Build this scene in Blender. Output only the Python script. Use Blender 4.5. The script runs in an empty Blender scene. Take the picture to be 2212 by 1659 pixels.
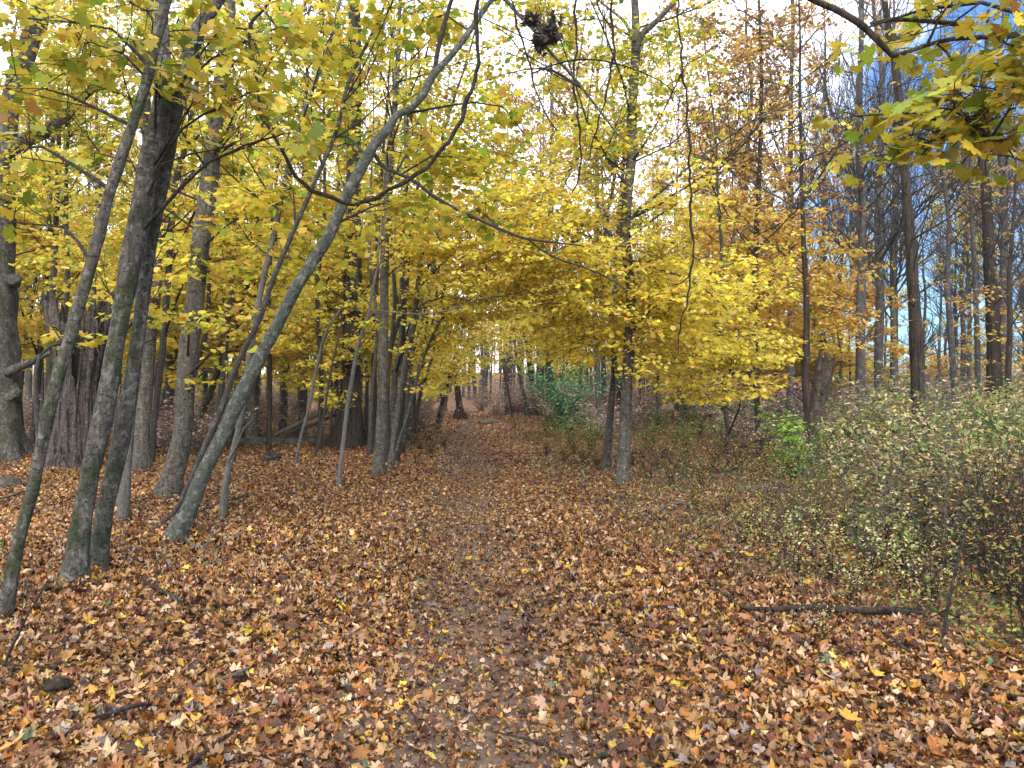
import bpy, math, time
import numpy as np
T0=time.time()
rng=np.random.default_rng(7)
C=bpy.context.scene.collection
R=math.radians
# ------------------------------------------------------------------ camera
CAMZ=1.6; FX=1720.0; PITCH=math.atan(15.5/FX)
def gz(x,y):
    x=np.asarray(x,float); y=np.asarray(y,float)
    near=0.035*np.sin(x*1.3+0.7)*np.sin(y*0.9+0.3)+0.03*np.sin(x*0.45-y*0.6)+0.012*np.sin(x*3.1+y*2.3)
    px=-0.06*y+0.1
    dip=-0.05*np.exp(-((x-px)/0.8)**2)
    t=np.clip((y-66)/70,0,1); far=0.25*np.sin(x*0.05+1)*np.clip((y-35)/40,0,1)+4.5*t*t*(3-2*t)
    return near+dip+far
def at(px,py,Y):
    xc=(px-1106)/FX; zc=(829.5-py)/FX
    d=np.array([xc,math.cos(PITCH)-zc*math.sin(PITCH),math.sin(PITCH)+zc*math.cos(PITCH)])
    return np.array([0,0,CAMZ])+d*(Y/d[1])
def G(px,py):
    z=0.0
    for _ in range(12):
        d=at(px,py,1.0)-np.array([0,0,CAMZ])
        t=(z-CAMZ)/d[2]; p=np.array([0,0,CAMZ])+d*t
        z=0.5*z+0.5*float(gz(p[0],p[1]))
    p[2]=float(gz(p[0],p[1])); return p
# ------------------------------------------------------------------ mesh builder
class MB:
    def __init__(s): s.v=[];s.f=[];s.c=[];s.n=0
    def add(s,v,f,col=None):
        v=np.asarray(v,np.float32); f=np.asarray(f,np.int64)
        if len(v)==0: return
        s.v.append(v); s.f.append(f+s.n); s.n+=len(v)
        if col is None: col=np.ones((len(v),3),np.float32)
        col=np.asarray(col,np.float32)
        if col.ndim==1: col=np.tile(col,(len(v),1))
        s.c.append(col)
    def build(s,name,mat,parent=None,smooth=True,colors=True,off=None):
        V=np.concatenate(s.v); 
        if off is not None: V=V-np.asarray(off,np.float32)
        me=bpy.data.meshes.new(name)
        nl=sum(f.size for f in s.f); npoly=sum(len(f) for f in s.f)
        me.vertices.add(len(V)); me.vertices.foreach_set('co',V.ravel())
        me.loops.add(nl); me.loops.foreach_set('vertex_index',np.concatenate([f.ravel() for f in s.f]).astype(np.int32))
        tot=np.concatenate([np.full(len(f),f.shape[1]) for f in s.f])
        st=np.concatenate([[0],np.cumsum(tot)[:-1]])
        me.polygons.add(npoly); me.polygons.foreach_set('loop_start',st.astype(np.int32))
        try: me.polygons.foreach_set('loop_total',tot.astype(np.int32))
        except Exception: pass
        me.polygons.foreach_set('use_smooth',np.full(npoly,smooth))
        if colors:
            a=me.attributes.new('Col','FLOAT_COLOR','POINT')
            c=np.concatenate(s.c); c=np.hstack([c,np.ones((len(c),1),np.float32)])
            a.data.foreach_set('color',c.astype(np.float32).ravel())
        me.update(calc_edges=True)
        me.materials.append(mat)
        o=bpy.data.objects.new(name,me); C.objects.link(o)
        if parent is not None: o.parent=parent
        return o
def empty(name,loc,label,cat,group=None):
    o=bpy.data.objects.new(name,None); C.objects.link(o); o.location=[float(q) for q in loc]
    o.empty_display_size=0.2; o['label']=label; o['category']=cat
    if group:o['group']=group
    return o
def tag(o,label,cat,group=None,kind=None):
    if label:o['label']=label
    if cat:o['category']=cat
    if group:o['group']=group
    if kind:o['kind']=kind
    return o
# ------------------------------------------------------------------ curves / tubes
def smooth_path(P,Rr,step):
    P=np.asarray(P,float); Rr=np.asarray(Rr,float)
    out=[];ro=[]
    n=len(P)
    for i in range(n-1):
        p0=P[i-1] if i>0 else 2*P[0]-P[1]; p1=P[i];p2=P[i+1]; p3=P[i+2] if i+2<n else 2*P[-1]-P[-2]
        k=max(1,int(np.linalg.norm(p2-p1)/step))
        for j in range(k):
            t=j/k
            out.append(0.5*((2*p1)+(-p0+p2)*t+(2*p0-5*p1+4*p2-p3)*t*t+(-p0+3*p1-3*p2+p3)*t**3))
            ro.append(Rr[i]*(1-t)+Rr[i+1]*t)
    out.append(P[-1]);ro.append(Rr[-1])
    return np.array(out),np.array(ro)
def tube(mb,P,Rr,seg=8,amp=0.0,freq=5.0,seed=0,cap=True,flare=0,col=None):
    P=np.asarray(P,float);Rr=np.asarray(Rr,float);n=len(P)
    T=np.gradient(P,axis=0); T/=np.linalg.norm(T,axis=1)[:,None]+1e-9
    u=np.cross(T[0],[0.3,1,0.2]); u/=np.linalg.norm(u)
    U=np.empty((n,3));
    for i in range(n):
        u=u-T[i]*np.dot(u,T[i]); u/=np.linalg.norm(u)+1e-9; U[i]=u
    W=np.cross(T,U)
    a=np.linspace(0,2*math.pi,seg,endpoint=False)
    L=np.concatenate([[0],np.cumsum(np.linalg.norm(np.diff(P,axis=0),axis=1))])
    RR=Rr[:,None]*np.ones((1,seg))
    if amp>0:
        A=a[None,:];Z=L[:,None]*freq
        nz=(np.sin(2*A+Z*0.7+seed)+0.8*np.sin(3*A-Z*1.1+seed*2.3)+0.6*np.sin(5*A+Z*1.9+seed*1.7)+0.5*np.sin(7*A-Z*2.7+seed)+0.5*np.sin(Z*2.3+seed*3)*np.sin(A+seed))
        RR=RR*(1+amp*nz)
    if flare>0:
        fl=np.exp(-L/(2.2*Rr[0]))[:,None]
        RR=RR*(1+flare*fl*(0.75+0.35*np.sin(3*a+seed)[None,:]+0.3*np.sin(5*a+seed*2)[None,:]))
    V=P[:,None,:]+RR[...,None]*(np.cos(a)[None,:,None]*U[:,None,:]+np.sin(a)[None,:,None]*W[:,None,:])
    V=V.reshape(-1,3)
    i=np.arange(n-1)[:,None]*seg; j=np.arange(seg)[None,:]; k=(j+1)%seg
    F=np.stack([i+j,i+k,i+seg+k,i+seg+j],-1).reshape(-1,4)
    mb.add(V,F,col)
    if cap:
        c=len(V)-seg
        mb.add(np.vstack([V[c:],P[-1:]+T[-1:]*Rr[-1]*0.5]),np.stack([np.arange(seg),(np.arange(seg)+1)%seg,np.full(seg,seg)],-1),col)
def sticks(mb,A,B,ra,rb,col=None):
    A=np.asarray(A,float).reshape(-1,3);B=np.asarray(B,float).reshape(-1,3);N=len(A)
    if N==0:return
    ra=np.broadcast_to(ra,(N,));rb=np.broadcast_to(rb,(N,))
    d=B-A; d/=np.linalg.norm(d,axis=1)[:,None]+1e-9
    ref=np.where(np.abs(d[:,2:3])>0.8,[[1.,0,0]],[[0,0,1.]])
    u=np.cross(d,ref);u/=np.linalg.norm(u,axis=1)[:,None]+1e-9; w=np.cross(d,u)
    V=[]
    for P_,r_ in((A,ra),(B,rb)):
        for k in range(3):
            an=2*math.pi*k/3
            V.append(P_+r_[:,None]*(math.cos(an)*u+math.sin(an)*w))
    V=np.stack(V,1).reshape(-1,3)
    b=np.arange(N)[:,None]*6
    F=np.concatenate([b+np.array([[k,(k+1)%3,3+(k+1)%3,3+k]]) for k in range(3)])
    mb.add(V,F,col)
# ------------------------------------------------------------------ leaves
hm=[(0,1.0),(0.13,0.78),(0.30,0.78),(0.25,0.52),(0.47,0.66),(0.72,0.68),(0.64,0.44),(0.54,0.28),(0.72,0.20),(0.82,0.04),(0.55,-0.10),(0.30,-0.22),(0.03,-0.04)]
out_hi=[hm[0]]+hm[1:]+[(-x,y) for x,y in hm[1:][::-1]]
hl=[(0,1.0),(0.25,0.56),(0.66,0.66),(0.54,0.28),(0.78,0.0),(0.14,-0.18)]
out_mid=hl+[(-x,y) for x,y in hl[1:][::-1]]
def tmpl(outline,c=(0,0.18)):
    o=np.array(outline,float); o=np.vstack([o,[c]]); n=len(outline)
    F=np.stack([np.arange(n),(np.arange(n)+1)%n,np.full(n,n)],-1)
    return np.column_stack([o,np.zeros(len(o))]),F
T_HI=tmpl(out_hi); T_MID=tmpl(out_mid)
bl=[(0.05,.95),(.42,.72),(.62,.38),(.66,.0),(.30,-.28),(-.08,-.2),(-.45,-.22),(-.70,.12),(-.50,.52),(-.34,.80)]
T_BL=tmpl(bl,(0,.25))
T_LO=(np.array([(0,1,0),(0.62,0.35,0),(0.32,-0.2,0),(-0.32,-0.2,0),(-0.62,0.35,0)],float),np.array([[0,1,2],[0,2,3],[0,3,4]]))
T_OV=(np.array([(0,1,0),(0.30,0.55,0.05),(0.24,0.05,0.03),(0,-0.15,0),(-0.24,0.05,0.03),(-0.30,0.55,0.05)],float),np.array([[0,1,2],[0,2,3],[0,3,4],[0,4,5]]))
T_OV_B=(np.array([(0,1,0),(0.30,0.4,0.05),(0,-0.15,0),(-0.30,0.4,0.05)],float),np.array([[0,1,2],[0,2,3]]))
def curl(t,a,b,c):
    V=t[0].copy(); x,y=V[:,0],V[:,1]
    V[:,2]=a*x*x+b*(y-0.3)**2+c*np.abs(x)+0.10*a*np.sin(7*x+5*y)
    V[:,0]=x*(1-0.25*abs(a)*np.abs(x)); V[:,1]=y*(1-0.15*abs(b))
    return (V,t[1])
def basis(yaw,pitch,roll):
    cy,sy=np.cos(yaw),np.sin(yaw);cp,sp=np.cos(pitch),np.sin(pitch);cr,sr=np.cos(roll),np.sin(roll)
    N=len(yaw); z=np.zeros(N);o=np.ones(N)
    Rz=np.stack([cy,-sy,z,sy,cy,z,z,z,o],-1).reshape(N,3,3)
    Rx=np.stack([o,z,z,z,cp,-sp,z,sp,cp],-1).reshape(N,3,3)
    Ry=np.stack([cr,z,sr,z,o,z,-sr,z,cr],-1).reshape(N,3,3)
    return Rz@Rx@Ry
def leaves(mb,pos,yaw,pitch,roll,size,cols,t):
    N=len(pos)
    if N==0:return
    V,F=t; k=len(V)
    M=basis(yaw,pitch,roll)
    W=np.einsum('nij,kj->nki',M,V)*np.asarray(size)[:,None,None]+pos[:,None,:]
    FF=(F[None]+ (np.arange(N)*k)[:,None,None]).reshape(-1,F.shape[1])
    mb.add(W.reshape(-1,3),FF,np.repeat(cols,k,axis=0))
PAL={
 'yg':[((.54,.46,.05),4),((.42,.41,.04),3),((.66,.51,.07),3),((.22,.32,.04),2.2),((.42,.26,.05),.8)],
 'ol':[((.40,.33,.03),4),((.28,.29,.025),2.5),((.50,.38,.04),2.5),((.17,.23,.02),1.5),((.36,.18,.03),.4)],  # near leaves: olive darkened, their backlit shade is put into the colour
 'y': [((.80,.63,.08),5),((.70,.62,.09),3.8),((.84,.65,.20),2),((.46,.47,.07),1.8),((.58,.33,.06),1.2)],
 'yy':[((.68,.54,.07),4),((.54,.50,.06),3),((.76,.59,.12),2),((.31,.39,.06),1.8),((.54,.31,.06),.9)],
 'gold':[((.74,.48,.09),4),((.76,.56,.11),4),((.58,.33,.08),2.2),((.42,.21,.07),1.2),((.76,.54,.30),.9),((.50,.48,.09),1.5)],
 'sap':[((.26,.46,.07),4),((.36,.54,.10),3),((.16,.34,.06),2),((.55,.58,.14),1)],
 'rust':[((.44,.26,.09),3),((.32,.16,.07),3),((.56,.38,.11),2.5),((.22,.11,.06),1.5),((.55,.43,.11),1.8)],
 'cream':[((.58,.50,.27),3),((.44,.46,.17),3),((.64,.48,.33),2),((.16,.24,.07),3),((.50,.40,.11),1.8),((.24,.14,.07),1.5)],
 'green':[((.12,.25,.05),3),((.22,.34,.07),3),((.36,.40,.10),2),((.07,.18,.05),1.8),((.5,.42,.12),1.0),((.26,.15,.06),1)],
 'emer':[((.09,.32,.15),3),((.16,.44,.22),3),((.28,.46,.15),3),((.03,.17,.07),2),((.4,.42,.1),.4)],
 'brush':[((.34,.21,.08),3),((.42,.30,.10),3),((.22,.10,.045),3),((.30,.30,.08),1.6),((.50,.30,.09),1.4),((.12,.16,.05),1)],
 'pink':[((.52,.36,.30),3),((.42,.24,.19),2),((.58,.46,.36),2),((.30,.26,.11),1)],
 'litter':[((.33,.165,.060),4.2),((.46,.27,.13),4.0),((.38,.155,.03),3.0),((.075,.034,.018),3.8),((.17,.06,.024),3.6),((.62,.43,.25),2.2),((.54,.29,.05),1.4),((.62,.44,.06),.6),((.30,.25,.21),.7),((.10,.17,.08),.08)],
 'fresh':[((.78,.50,.05),3),((.74,.42,.06),2),((.75,.55,.15),1)],
}
def pal(name,N,var=0.16):
    p=PAL[name]; w=np.array([q[1] for q in p],float);w/=w.sum()
    c=np.array([q[0] for q in p])[rng.choice(len(p),N,p=w)]
    return np.clip(c*(1+rng.normal(0,var,(N,1)))*(1+rng.normal(0,0.05,(N,3))),0.005,0.92)
def sprays(mb,tw,cent,palette,size,t,nl=22,L=0.75,flat=0.35,out_from=None,twr=0.003):
    """leafy flat twigs around centres"""
    cent=np.asarray(cent,float).reshape(-1,3);N=len(cent)
    if N==0:return
    if out_from is None: az=rng.uniform(0,2*math.pi,N)
    else:
        d=cent-out_from; az=np.arctan2(d[:,1],d[:,0])+rng.normal(0,.7,N)
    Ls=L*rng.uniform(.6,1.25,N); dr=rng.normal(-.12,.18,N)
    D=np.stack([np.cos(az),np.sin(az),dr],-1); S=np.stack([-np.sin(az),np.cos(az),rng.normal(0,.12,N)],-1)
    A=cent-D*Ls[:,None]*.5;B=cent+D*Ls[:,None]*.5
    if tw is not None: sticks(tw,A,B,twr,twr*.5)
    idx=np.repeat(np.arange(N),nl)
    M=len(idx); u=rng.uniform(-.5,.55,M); wd=(0.42*(1-np.abs(u)*.9))*rng.uniform(-1,1,M)
    pos=cent[idx]+D[idx]*(u*Ls[idx])[:,None]+S[idx]*(wd*Ls[idx])[:,None]
    pos[:,2]+=rng.normal(0,.035,M)-np.abs(wd)*.15*Ls[idx]
    la=az[idx]+np.sign(wd)*rng.uniform(.3,1.3,M)-math.pi/2
    pitch=rng.normal(-.42,flat,M);roll=rng.normal(0,flat,M)
    sz=size*rng.uniform(.42,1.3,M)
    # cluster-wise tint: some sprays greener/darker pigment
    tint=1+rng.normal(0,.10,(N,1))
    c=np.clip(pal(palette,M)*tint[idx],.005,.92)
    leaves(mb,pos,la,pitch,roll,sz,c,t)
    return A
# ------------------------------------------------------------------ materials
def newmat(name):
    m=bpy.data.materials.new(name);m.use_nodes=True;nt=m.node_tree;nt.nodes.clear()
    out=nt.nodes.new('ShaderNodeOutputMaterial'); return m,nt,out
def N(nt,t,**k):
    n=nt.nodes.new(t)
    for a,b in k.items():
        if a=='ins':
            for i,v in b.items(): n.inputs[i].default_value=v
        else: setattr(n,a,b)
    return n
def ramp(nt,stops,src):
    r=N(nt,'ShaderNodeValToRGB'); e=r.color_ramp.elements
    while len(e)<len(stops): e.new(.5)
    for q,(p,c) in zip(e,stops): q.position=p; q.color=(*c,1) if len(c)==3 else c
    nt.links.new(src,r.inputs[0]); return r.outputs[0]
def mixc(nt,f,a,b,mode='MIX'):
    m=N(nt,'ShaderNodeMix',data_type='RGBA',blend_type=mode)
    for s,v in((0,f),(6,a),(7,b)):
        if isinstance(v,bpy.types.NodeSocket): nt.links.new(v,m.inputs[s])
        else: m.inputs[s].default_value=v if s==0 else (*v,1)
    return m.outputs[2]
def leaf_mat(name,trans=.42,rough=.55,scale=45,spot=.35):
    m,nt,out=newmat(name)
    at_=N(nt,'ShaderNodeAttribute',attribute_name='Col')
    tc=N(nt,'ShaderNodeTexCoord'); nz=N(nt,'ShaderNodeTexNoise',ins={'Scale':scale,'Detail':3.0})
    nt.links.new(tc.outputs['Object'],nz.inputs['Vector'])
    if spot==0:
        p=N(nt,'ShaderNodeBsdfDiffuse'); nt.links.new(at_.outputs['Color'],p.inputs[0]); t=N(nt,'ShaderNodeBsdfTranslucent'); nt.links.new(at_.outputs['Color'],t.inputs[0])
        mx=N(nt,'ShaderNodeMixShader',ins={0:trans}); nt.links.new(p.outputs[0],mx.inputs[1]);nt.links.new(t.outputs[0],mx.inputs[2]); nt.links.new(mx.outputs[0],out.inputs[0]); return m
    f=ramp(nt,[(.50,(0,0,0)),(.72,(1,1,1))],nz.outputs[0])
    ff=N(nt,'ShaderNodeMath',operation='MULTIPLY',ins={1:spot}); nt.links.new(f,ff.inputs[0])
    brown=mixc(nt,1.0,at_.outputs['Color'],(.55,.36,.25),'MULTIPLY')
    col=mixc(nt,ff.outputs[0],at_.outputs['Color'],brown)
    p=N(nt,'ShaderNodeBsdfPrincipled',ins={'Roughness':rough,'Specular IOR Level':.35}); nt.links.new(col,p.inputs['Base Color'])
    t=N(nt,'ShaderNodeBsdfTranslucent'); nt.links.new(col,t.inputs['Color'])
    mx=N(nt,'ShaderNodeMixShader',ins={0:trans}); nt.links.new(p.outputs[0],mx.inputs[1]);nt.links.new(t.outputs[0],mx.inputs[2])
    nt.links.new(mx.outputs[0],out.inputs[0]); return m
BD=.46
def bark_mat(name,c1,c2,moss=.3,lich=.3,dots=.5,furrow=.3,sc=1.0,mosscol=(.032,.045,.016)):
    m,nt,out=newmat(name); tc=N(nt,'ShaderNodeTexCoord')
    def noise(scale,stretch,detail=5,loc=0.):
        mp=N(nt,'ShaderNodeMapping'); mp.inputs['Scale'].default_value=stretch; mp.inputs['Location'].default_value=(loc,loc,loc)
        nt.links.new(tc.outputs['Object'],mp.inputs[0])
        n=N(nt,'ShaderNodeTexNoise',ins={'Scale':scale,'Detail':detail,'Roughness':.65}); nt.links.new(mp.outputs[0],n.inputs['Vector']); return n.outputs[0]
    c1=tuple(q*BD for q in c1);c2=tuple(q*BD for q in c2)
    base=mixc(nt,noise(9*sc,(1,1,.35)),c1,c2)
    fine=ramp(nt,[(.25,(.55,.55,.55)),(.75,(1.35,1.35,1.35))],noise(55*sc,(1,1,.25)))
    col=mixc(nt,1.0,base,fine,'MULTIPLY')
    fu=noise(16*sc,(1,1,.09),4,3.)
    fr=ramp(nt,[(.40,(0,0,0)),(.52,(1,1,1))],fu)
    k=N(nt,'ShaderNodeMath',operation='MULTIPLY_ADD',ins={1:furrow,2:1-furrow}); nt.links.new(fr,k.inputs[0])
    col=mixc(nt,1.0,col,k.outputs[0],'MULTIPLY')
    def over(col,lo,hi,n,f,c):
        q=ramp(nt,[(lo,(0,0,0)),(hi,(1,1,1))],n); qm=N(nt,'ShaderNodeMath',operation='MULTIPLY',ins={1:f}); nt.links.new(q,qm.inputs[0]); return mixc(nt,qm.outputs[0],col,c)
    col=over(col,.53,.58,noise(17*sc,(1,1,.8),6,7.),lich,(.23,.235,.20))
    col=over(col,.50,.60,noise(6.5*sc,(1,1,.45),9,13.),moss,mosscol)
    col=over(col,.55,.60,noise(24*sc,(1,1,1.5),5,21.),dots,(.016,.015,.013))
    col=over(col,.56,.62,noise(9*sc,(1,1,2.2),6,31.),dots*.8,(.022,.022,.017))
    p=N(nt,'ShaderNodeBsdfPrincipled',ins={'Roughness':.9,'Specular IOR Level':.2}); nt.links.new(col,p.inputs['Base Color'])
    b=N(nt,'ShaderNodeBump',ins={'Strength':1.0,'Distance':.03}); s=N(nt,'ShaderNodeMath',operation='ADD'); nt.links.new(fu,s.inputs[0]); nt.links.new(noise(40*sc,(1,1,.4)),s.inputs[1])
    nt.links.new(s.outputs[0],b.inputs['Height']); nt.links.new(b.outputs[0],p.inputs['Normal'])
    nt.links.new(p.outputs[0],out.inputs[0]); return m
M_LEAF=leaf_mat('maple_foliage',.55,spot=0)
M_LEAFN=leaf_mat('near_maple_foliage',.40,.5,60,.6)
M_SHRUB=leaf_mat('shrub_foliage',.35,spot=0)
M_LITTER=leaf_mat('dry_leaf_litter',.12,.6,38,.55)
B_MOSS=bark_mat('mossy_bark',(.17,.15,.12),(.27,.24,.20),.8,.5,.8,.35)
B_GREY=bark_mat('grey_spotted_bark',(.20,.17,.135),(.30,.26,.21),.25,.4,.85,.3)
B_GREEN=bark_mat('grey_green_bark',(.15,.155,.125),(.23,.245,.20),.5,.6,.6,.2,mosscol=(.045,.065,.04))
B_DARK=bark_mat('dark_furrowed_bark',(.085,.06,.045),(.15,.11,.08),.15,.1,.3,.7)
B_DEAD=bark_mat('weathered_dead_wood',(.11,.08,.07),(.27,.21,.185),.35,.3,.7,.9)
B_BROWN=bark_mat('brown_bark',(.10,.07,.045),(.20,.14,.09),.2,.2,.5,.5)
B_THIN=bark_mat('slender_bark',(.11,.09,.075),(.19,.165,.14),.25,.3,.5,.2,1.4)
B_PALE=bark_mat('pale_bark',(.28,.26,.22),(.40,.37,.31),.15,.4,.3,.2,1.4)
B_FAR=bark_mat('distant_bark',(.13,.115,.11),(.22,.20,.19),.1,.3,.4,.2,.5)
B_TWIG=bark_mat('twig_bark',(.06,.048,.04),(.11,.09,.08),0,.2,.1,.1,2)
B_VINE=bark_mat('vine_bark',(.045,.03,.025),(.09,.065,.05),0,.1,.1,.4,2)
BARKS=dict(moss=B_MOSS,grey=B_GREY,green=B_GREEN,dark=B_DARK,brown=B_BROWN,thin=B_THIN,pale=B_PALE,dead=B_DEAD,far=B_FAR)
# ------------------------------------------------------------------ trees traced in the place
def px_path(pts,Y0,Y1,base=True):
    """pts: (px,py,width_px). first point = on the ground if base"""
    P=[];Rr=[]
    n=len(pts)
    if base:
        g=G(pts[0][0],pts[0][1]); Y0=g[1]
        if Y1 is None: Y1=Y0
    for i,q in enumerate(pts):
        Y=Y0+(Y1-Y0)*i/(n-1)
        p=at(q[0],q[1],Y); 
        if base and i==0: p=g-np.array([0,0,.06])
        P.append(p); Rr.append(q[2]/2/FX*Y)
    return np.array(P),np.array(Rr)
def interp_on(P,z):
    i=int(np.argmin(np.abs(P[:,2]-z))); return P[i],i
class Tree:
    def __init__(s,name,label,cat,pts,bark='thin',Y1=None,seg=10,amp=.04,group=None,flare=.5,step=None,base=True,Y0=None,extend=True):
        P,Rr=px_path(pts,Y0,Y1,base)
        T_=np.gradient(P,axis=0); Rr=Rr*np.clip(np.abs(T_[:,2])/(np.hypot(T_[:,0],T_[:,2])+1e-6),.68,1)
        if extend and P[-1][2]>CAMZ+2:   # carry the trunk on above the frame
            d=P[-1]-P[-2]; d/=np.linalg.norm(d)
            for k in range(1,4):
                d=d*.9+np.array([rng.normal(0,.06),rng.normal(0,.06),.18]); d/=np.linalg.norm(d)
                P=np.vstack([P,P[-1]+d*1.4]); Rr=np.append(Rr,Rr[-1]*.72)
        s.root=empty(name,P[0]+np.array([0,0,.06]),label,cat,group); s.off=P[0]+np.array([0,0,.06])
        st=step or max(.08,Rr[0]*1.2)
        s.P,s.R=smooth_path(P,Rr,st); s.bark=BARKS[bark]
        mb=MB(); s.seed=rng.uniform(0,6)
        tube(mb,s.P,s.R,seg,amp,2.2/max(.05,Rr[0]*3),s.seed,flare=flare)
        s.trunk_mb=mb; s.tw=MB(); s.lf=MB(); s.hasleaf=False; s.leafm=M_LEAF
    def limb(s,pts,Y0,Y1,label=None,seg=7,amp=.03,bark=None,name='branch'):
        P,Rr=px_path(pts,Y0,Y1,False); P,Rr=smooth_path(P,Rr,max(.06,Rr[0]*2))
        mb=MB();tube(mb,P,Rr,seg,amp,8,rng.uniform(0,6)); o=mb.build(name,bark or s.bark,s.root,colors=False,off=s.off)
        if label:o['label']=label
        return P
    def blob(s,px,py,Y,rx,ry,rd,n,palette='y',size=.10,t=T_LO,src=None,nl=22,L=.75,flat=.38,mat=None):
        c=at(px,py,Y)
        rd=rd*1.45; rx=rx*1.06; ry=ry*1.12
        u=rng.normal(0,1,(n,3));u/=np.linalg.norm(u,axis=1)[:,None]; u*=rng.uniform(0,1,(n,1))**(1/2.4)
        cen=c+u*np.array([rx/FX*Y,rd,ry/FX*Y])
        P=s.P if src is None else src
        dist=np.linalg.norm(P[:,:2]-c[:2],axis=1)
        b,i=interp_on(P,c[2]-0.35*dist.min()-.2)
        if np.linalg.norm(b-c)>6: i=int(np.argmin(np.linalg.norm(P-c,axis=1)));b=P[i]
        ln=np.linalg.norm(c-b)+1e-3
        mid=b*.5+c*.5+np.array([rng.normal(0,.08),rng.normal(0,.08),.12])*ln
        rb=min(.009+.007*ln, s.R[min(i,len(s.R)-1)]*.5 if src is None else .02)
        BP,BR=smooth_path([b,mid,c],[rb,rb*.6,rb*.35],.25)
        tube(s.tw,BP,BR,5,.05,6,rng.uniform(0,6))
        k=max(1,n//7); ti=BP[rng.integers(len(BP)//3,len(BP),k)]; ends=cen[rng.choice(n,k,replace=False)]
        q=(ti+ends)/2+rng.normal(0,.08,(k,3)); sticks(s.tw,ti,q,rb*.4,rb*.3);sticks(s.tw,q,ends,rb*.3,.003)
        cand=np.vstack([BP,q,ends,(q+ends)/2])
        A=sprays(s.lf,s.tw,cen,palette,size,t,nl,L,flat,out_from=b)
        for a in np.array_split(np.arange(n),max(1,n//200)):
            if len(a)==0: continue
            D=np.linalg.norm(A[a][:,None]-cand[None],axis=2); near=cand[D.argmin(1)]
            mid=(near+A[a])/2+rng.normal(0,.04,(len(a),3))
            sticks(s.tw,near,mid,.0045,.004);sticks(s.tw,mid,A[a],.004,.003)
        s.hasleaf=True
    def twiggy(s,n,z0,z1,L,r=.02,up=.5,pl=None,nl=0,size=.08,lev=3,nch=4):
        segs=[];lp=[]
        for b in range(n):
            z=rng.uniform(z0,z1); i=int(np.argmin(np.abs(s.P[:,2]-z))); az=rng.uniform(0,6.28); el=rng.uniform(up-.4,up+.4)
            d=np.array([math.cos(az)*math.cos(el),math.sin(az)*math.cos(el),math.sin(el)])
            grow(segs,lp,s.P[i],d,L*rng.uniform(.6,1.2),min(r,s.R[i]*.5),1,lev,nch)
        sticks(s.tw,[q[0] for q in segs],[q[1] for q in segs],np.maximum([q[2] for q in segs],.0035),np.maximum([q[3] for q in segs],.0028))
        if nl:
            lp=np.array(lp); sel=lp[rng.integers(0,len(lp),nl)]
            sprays(s.lf,None,sel,pl,size,T_LO,nl=7,L=.4); s.hasleaf=True
    def done(s):
        s.trunk_mb.build('trunk',s.bark,s.root,colors=False,off=s.off)
        if s.tw.n: s.tw.build('twigs',B_TWIG,s.root,colors=False,off=s.off)
        if s.hasleaf: s.lf.build('crown',s.leafm,s.root,smooth=False,off=s.off)
        return s.root
def grow(segs,leafpts,p,d,L,r,lev,maxlev,nch):
    n=4; pts=[p]; dd=d.copy()
    for i in range(n):
        dd=dd+np.array([rng.normal(0,.12),rng.normal(0,.12),rng.normal(.08,.08)]); dd/=np.linalg.norm(dd)
        pts.append(pts[-1]+dd*L/n)
    for i in range(n): segs.append((pts[i],pts[i+1],r*(1-i/n*.6),r*(1-(i+1)/n*.6)))
    if lev>=maxlev:
        leafpts.append((pts[-1]+pts[-2])/2); return
    for k in range(nch):
        t=rng.uniform(.25,1)*n; i=min(n-1,int(t)); q=pts[i]+(pts[i+1]-pts[i])*(t-i)
        ax=rng.normal(0,1,3); nd=dd*.9+ax/np.linalg.norm(ax)*.75+np.array([0,0,.15]); nd/=np.linalg.norm(nd)
        grow(segs,leafpts,q,nd,L*rng.uniform(.35,.6),r*.45,lev+1,maxlev,nch)
TREES=[]
def tree(*a,**k):
    t=Tree(*a,**k);TREES.append(t);return t
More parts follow.
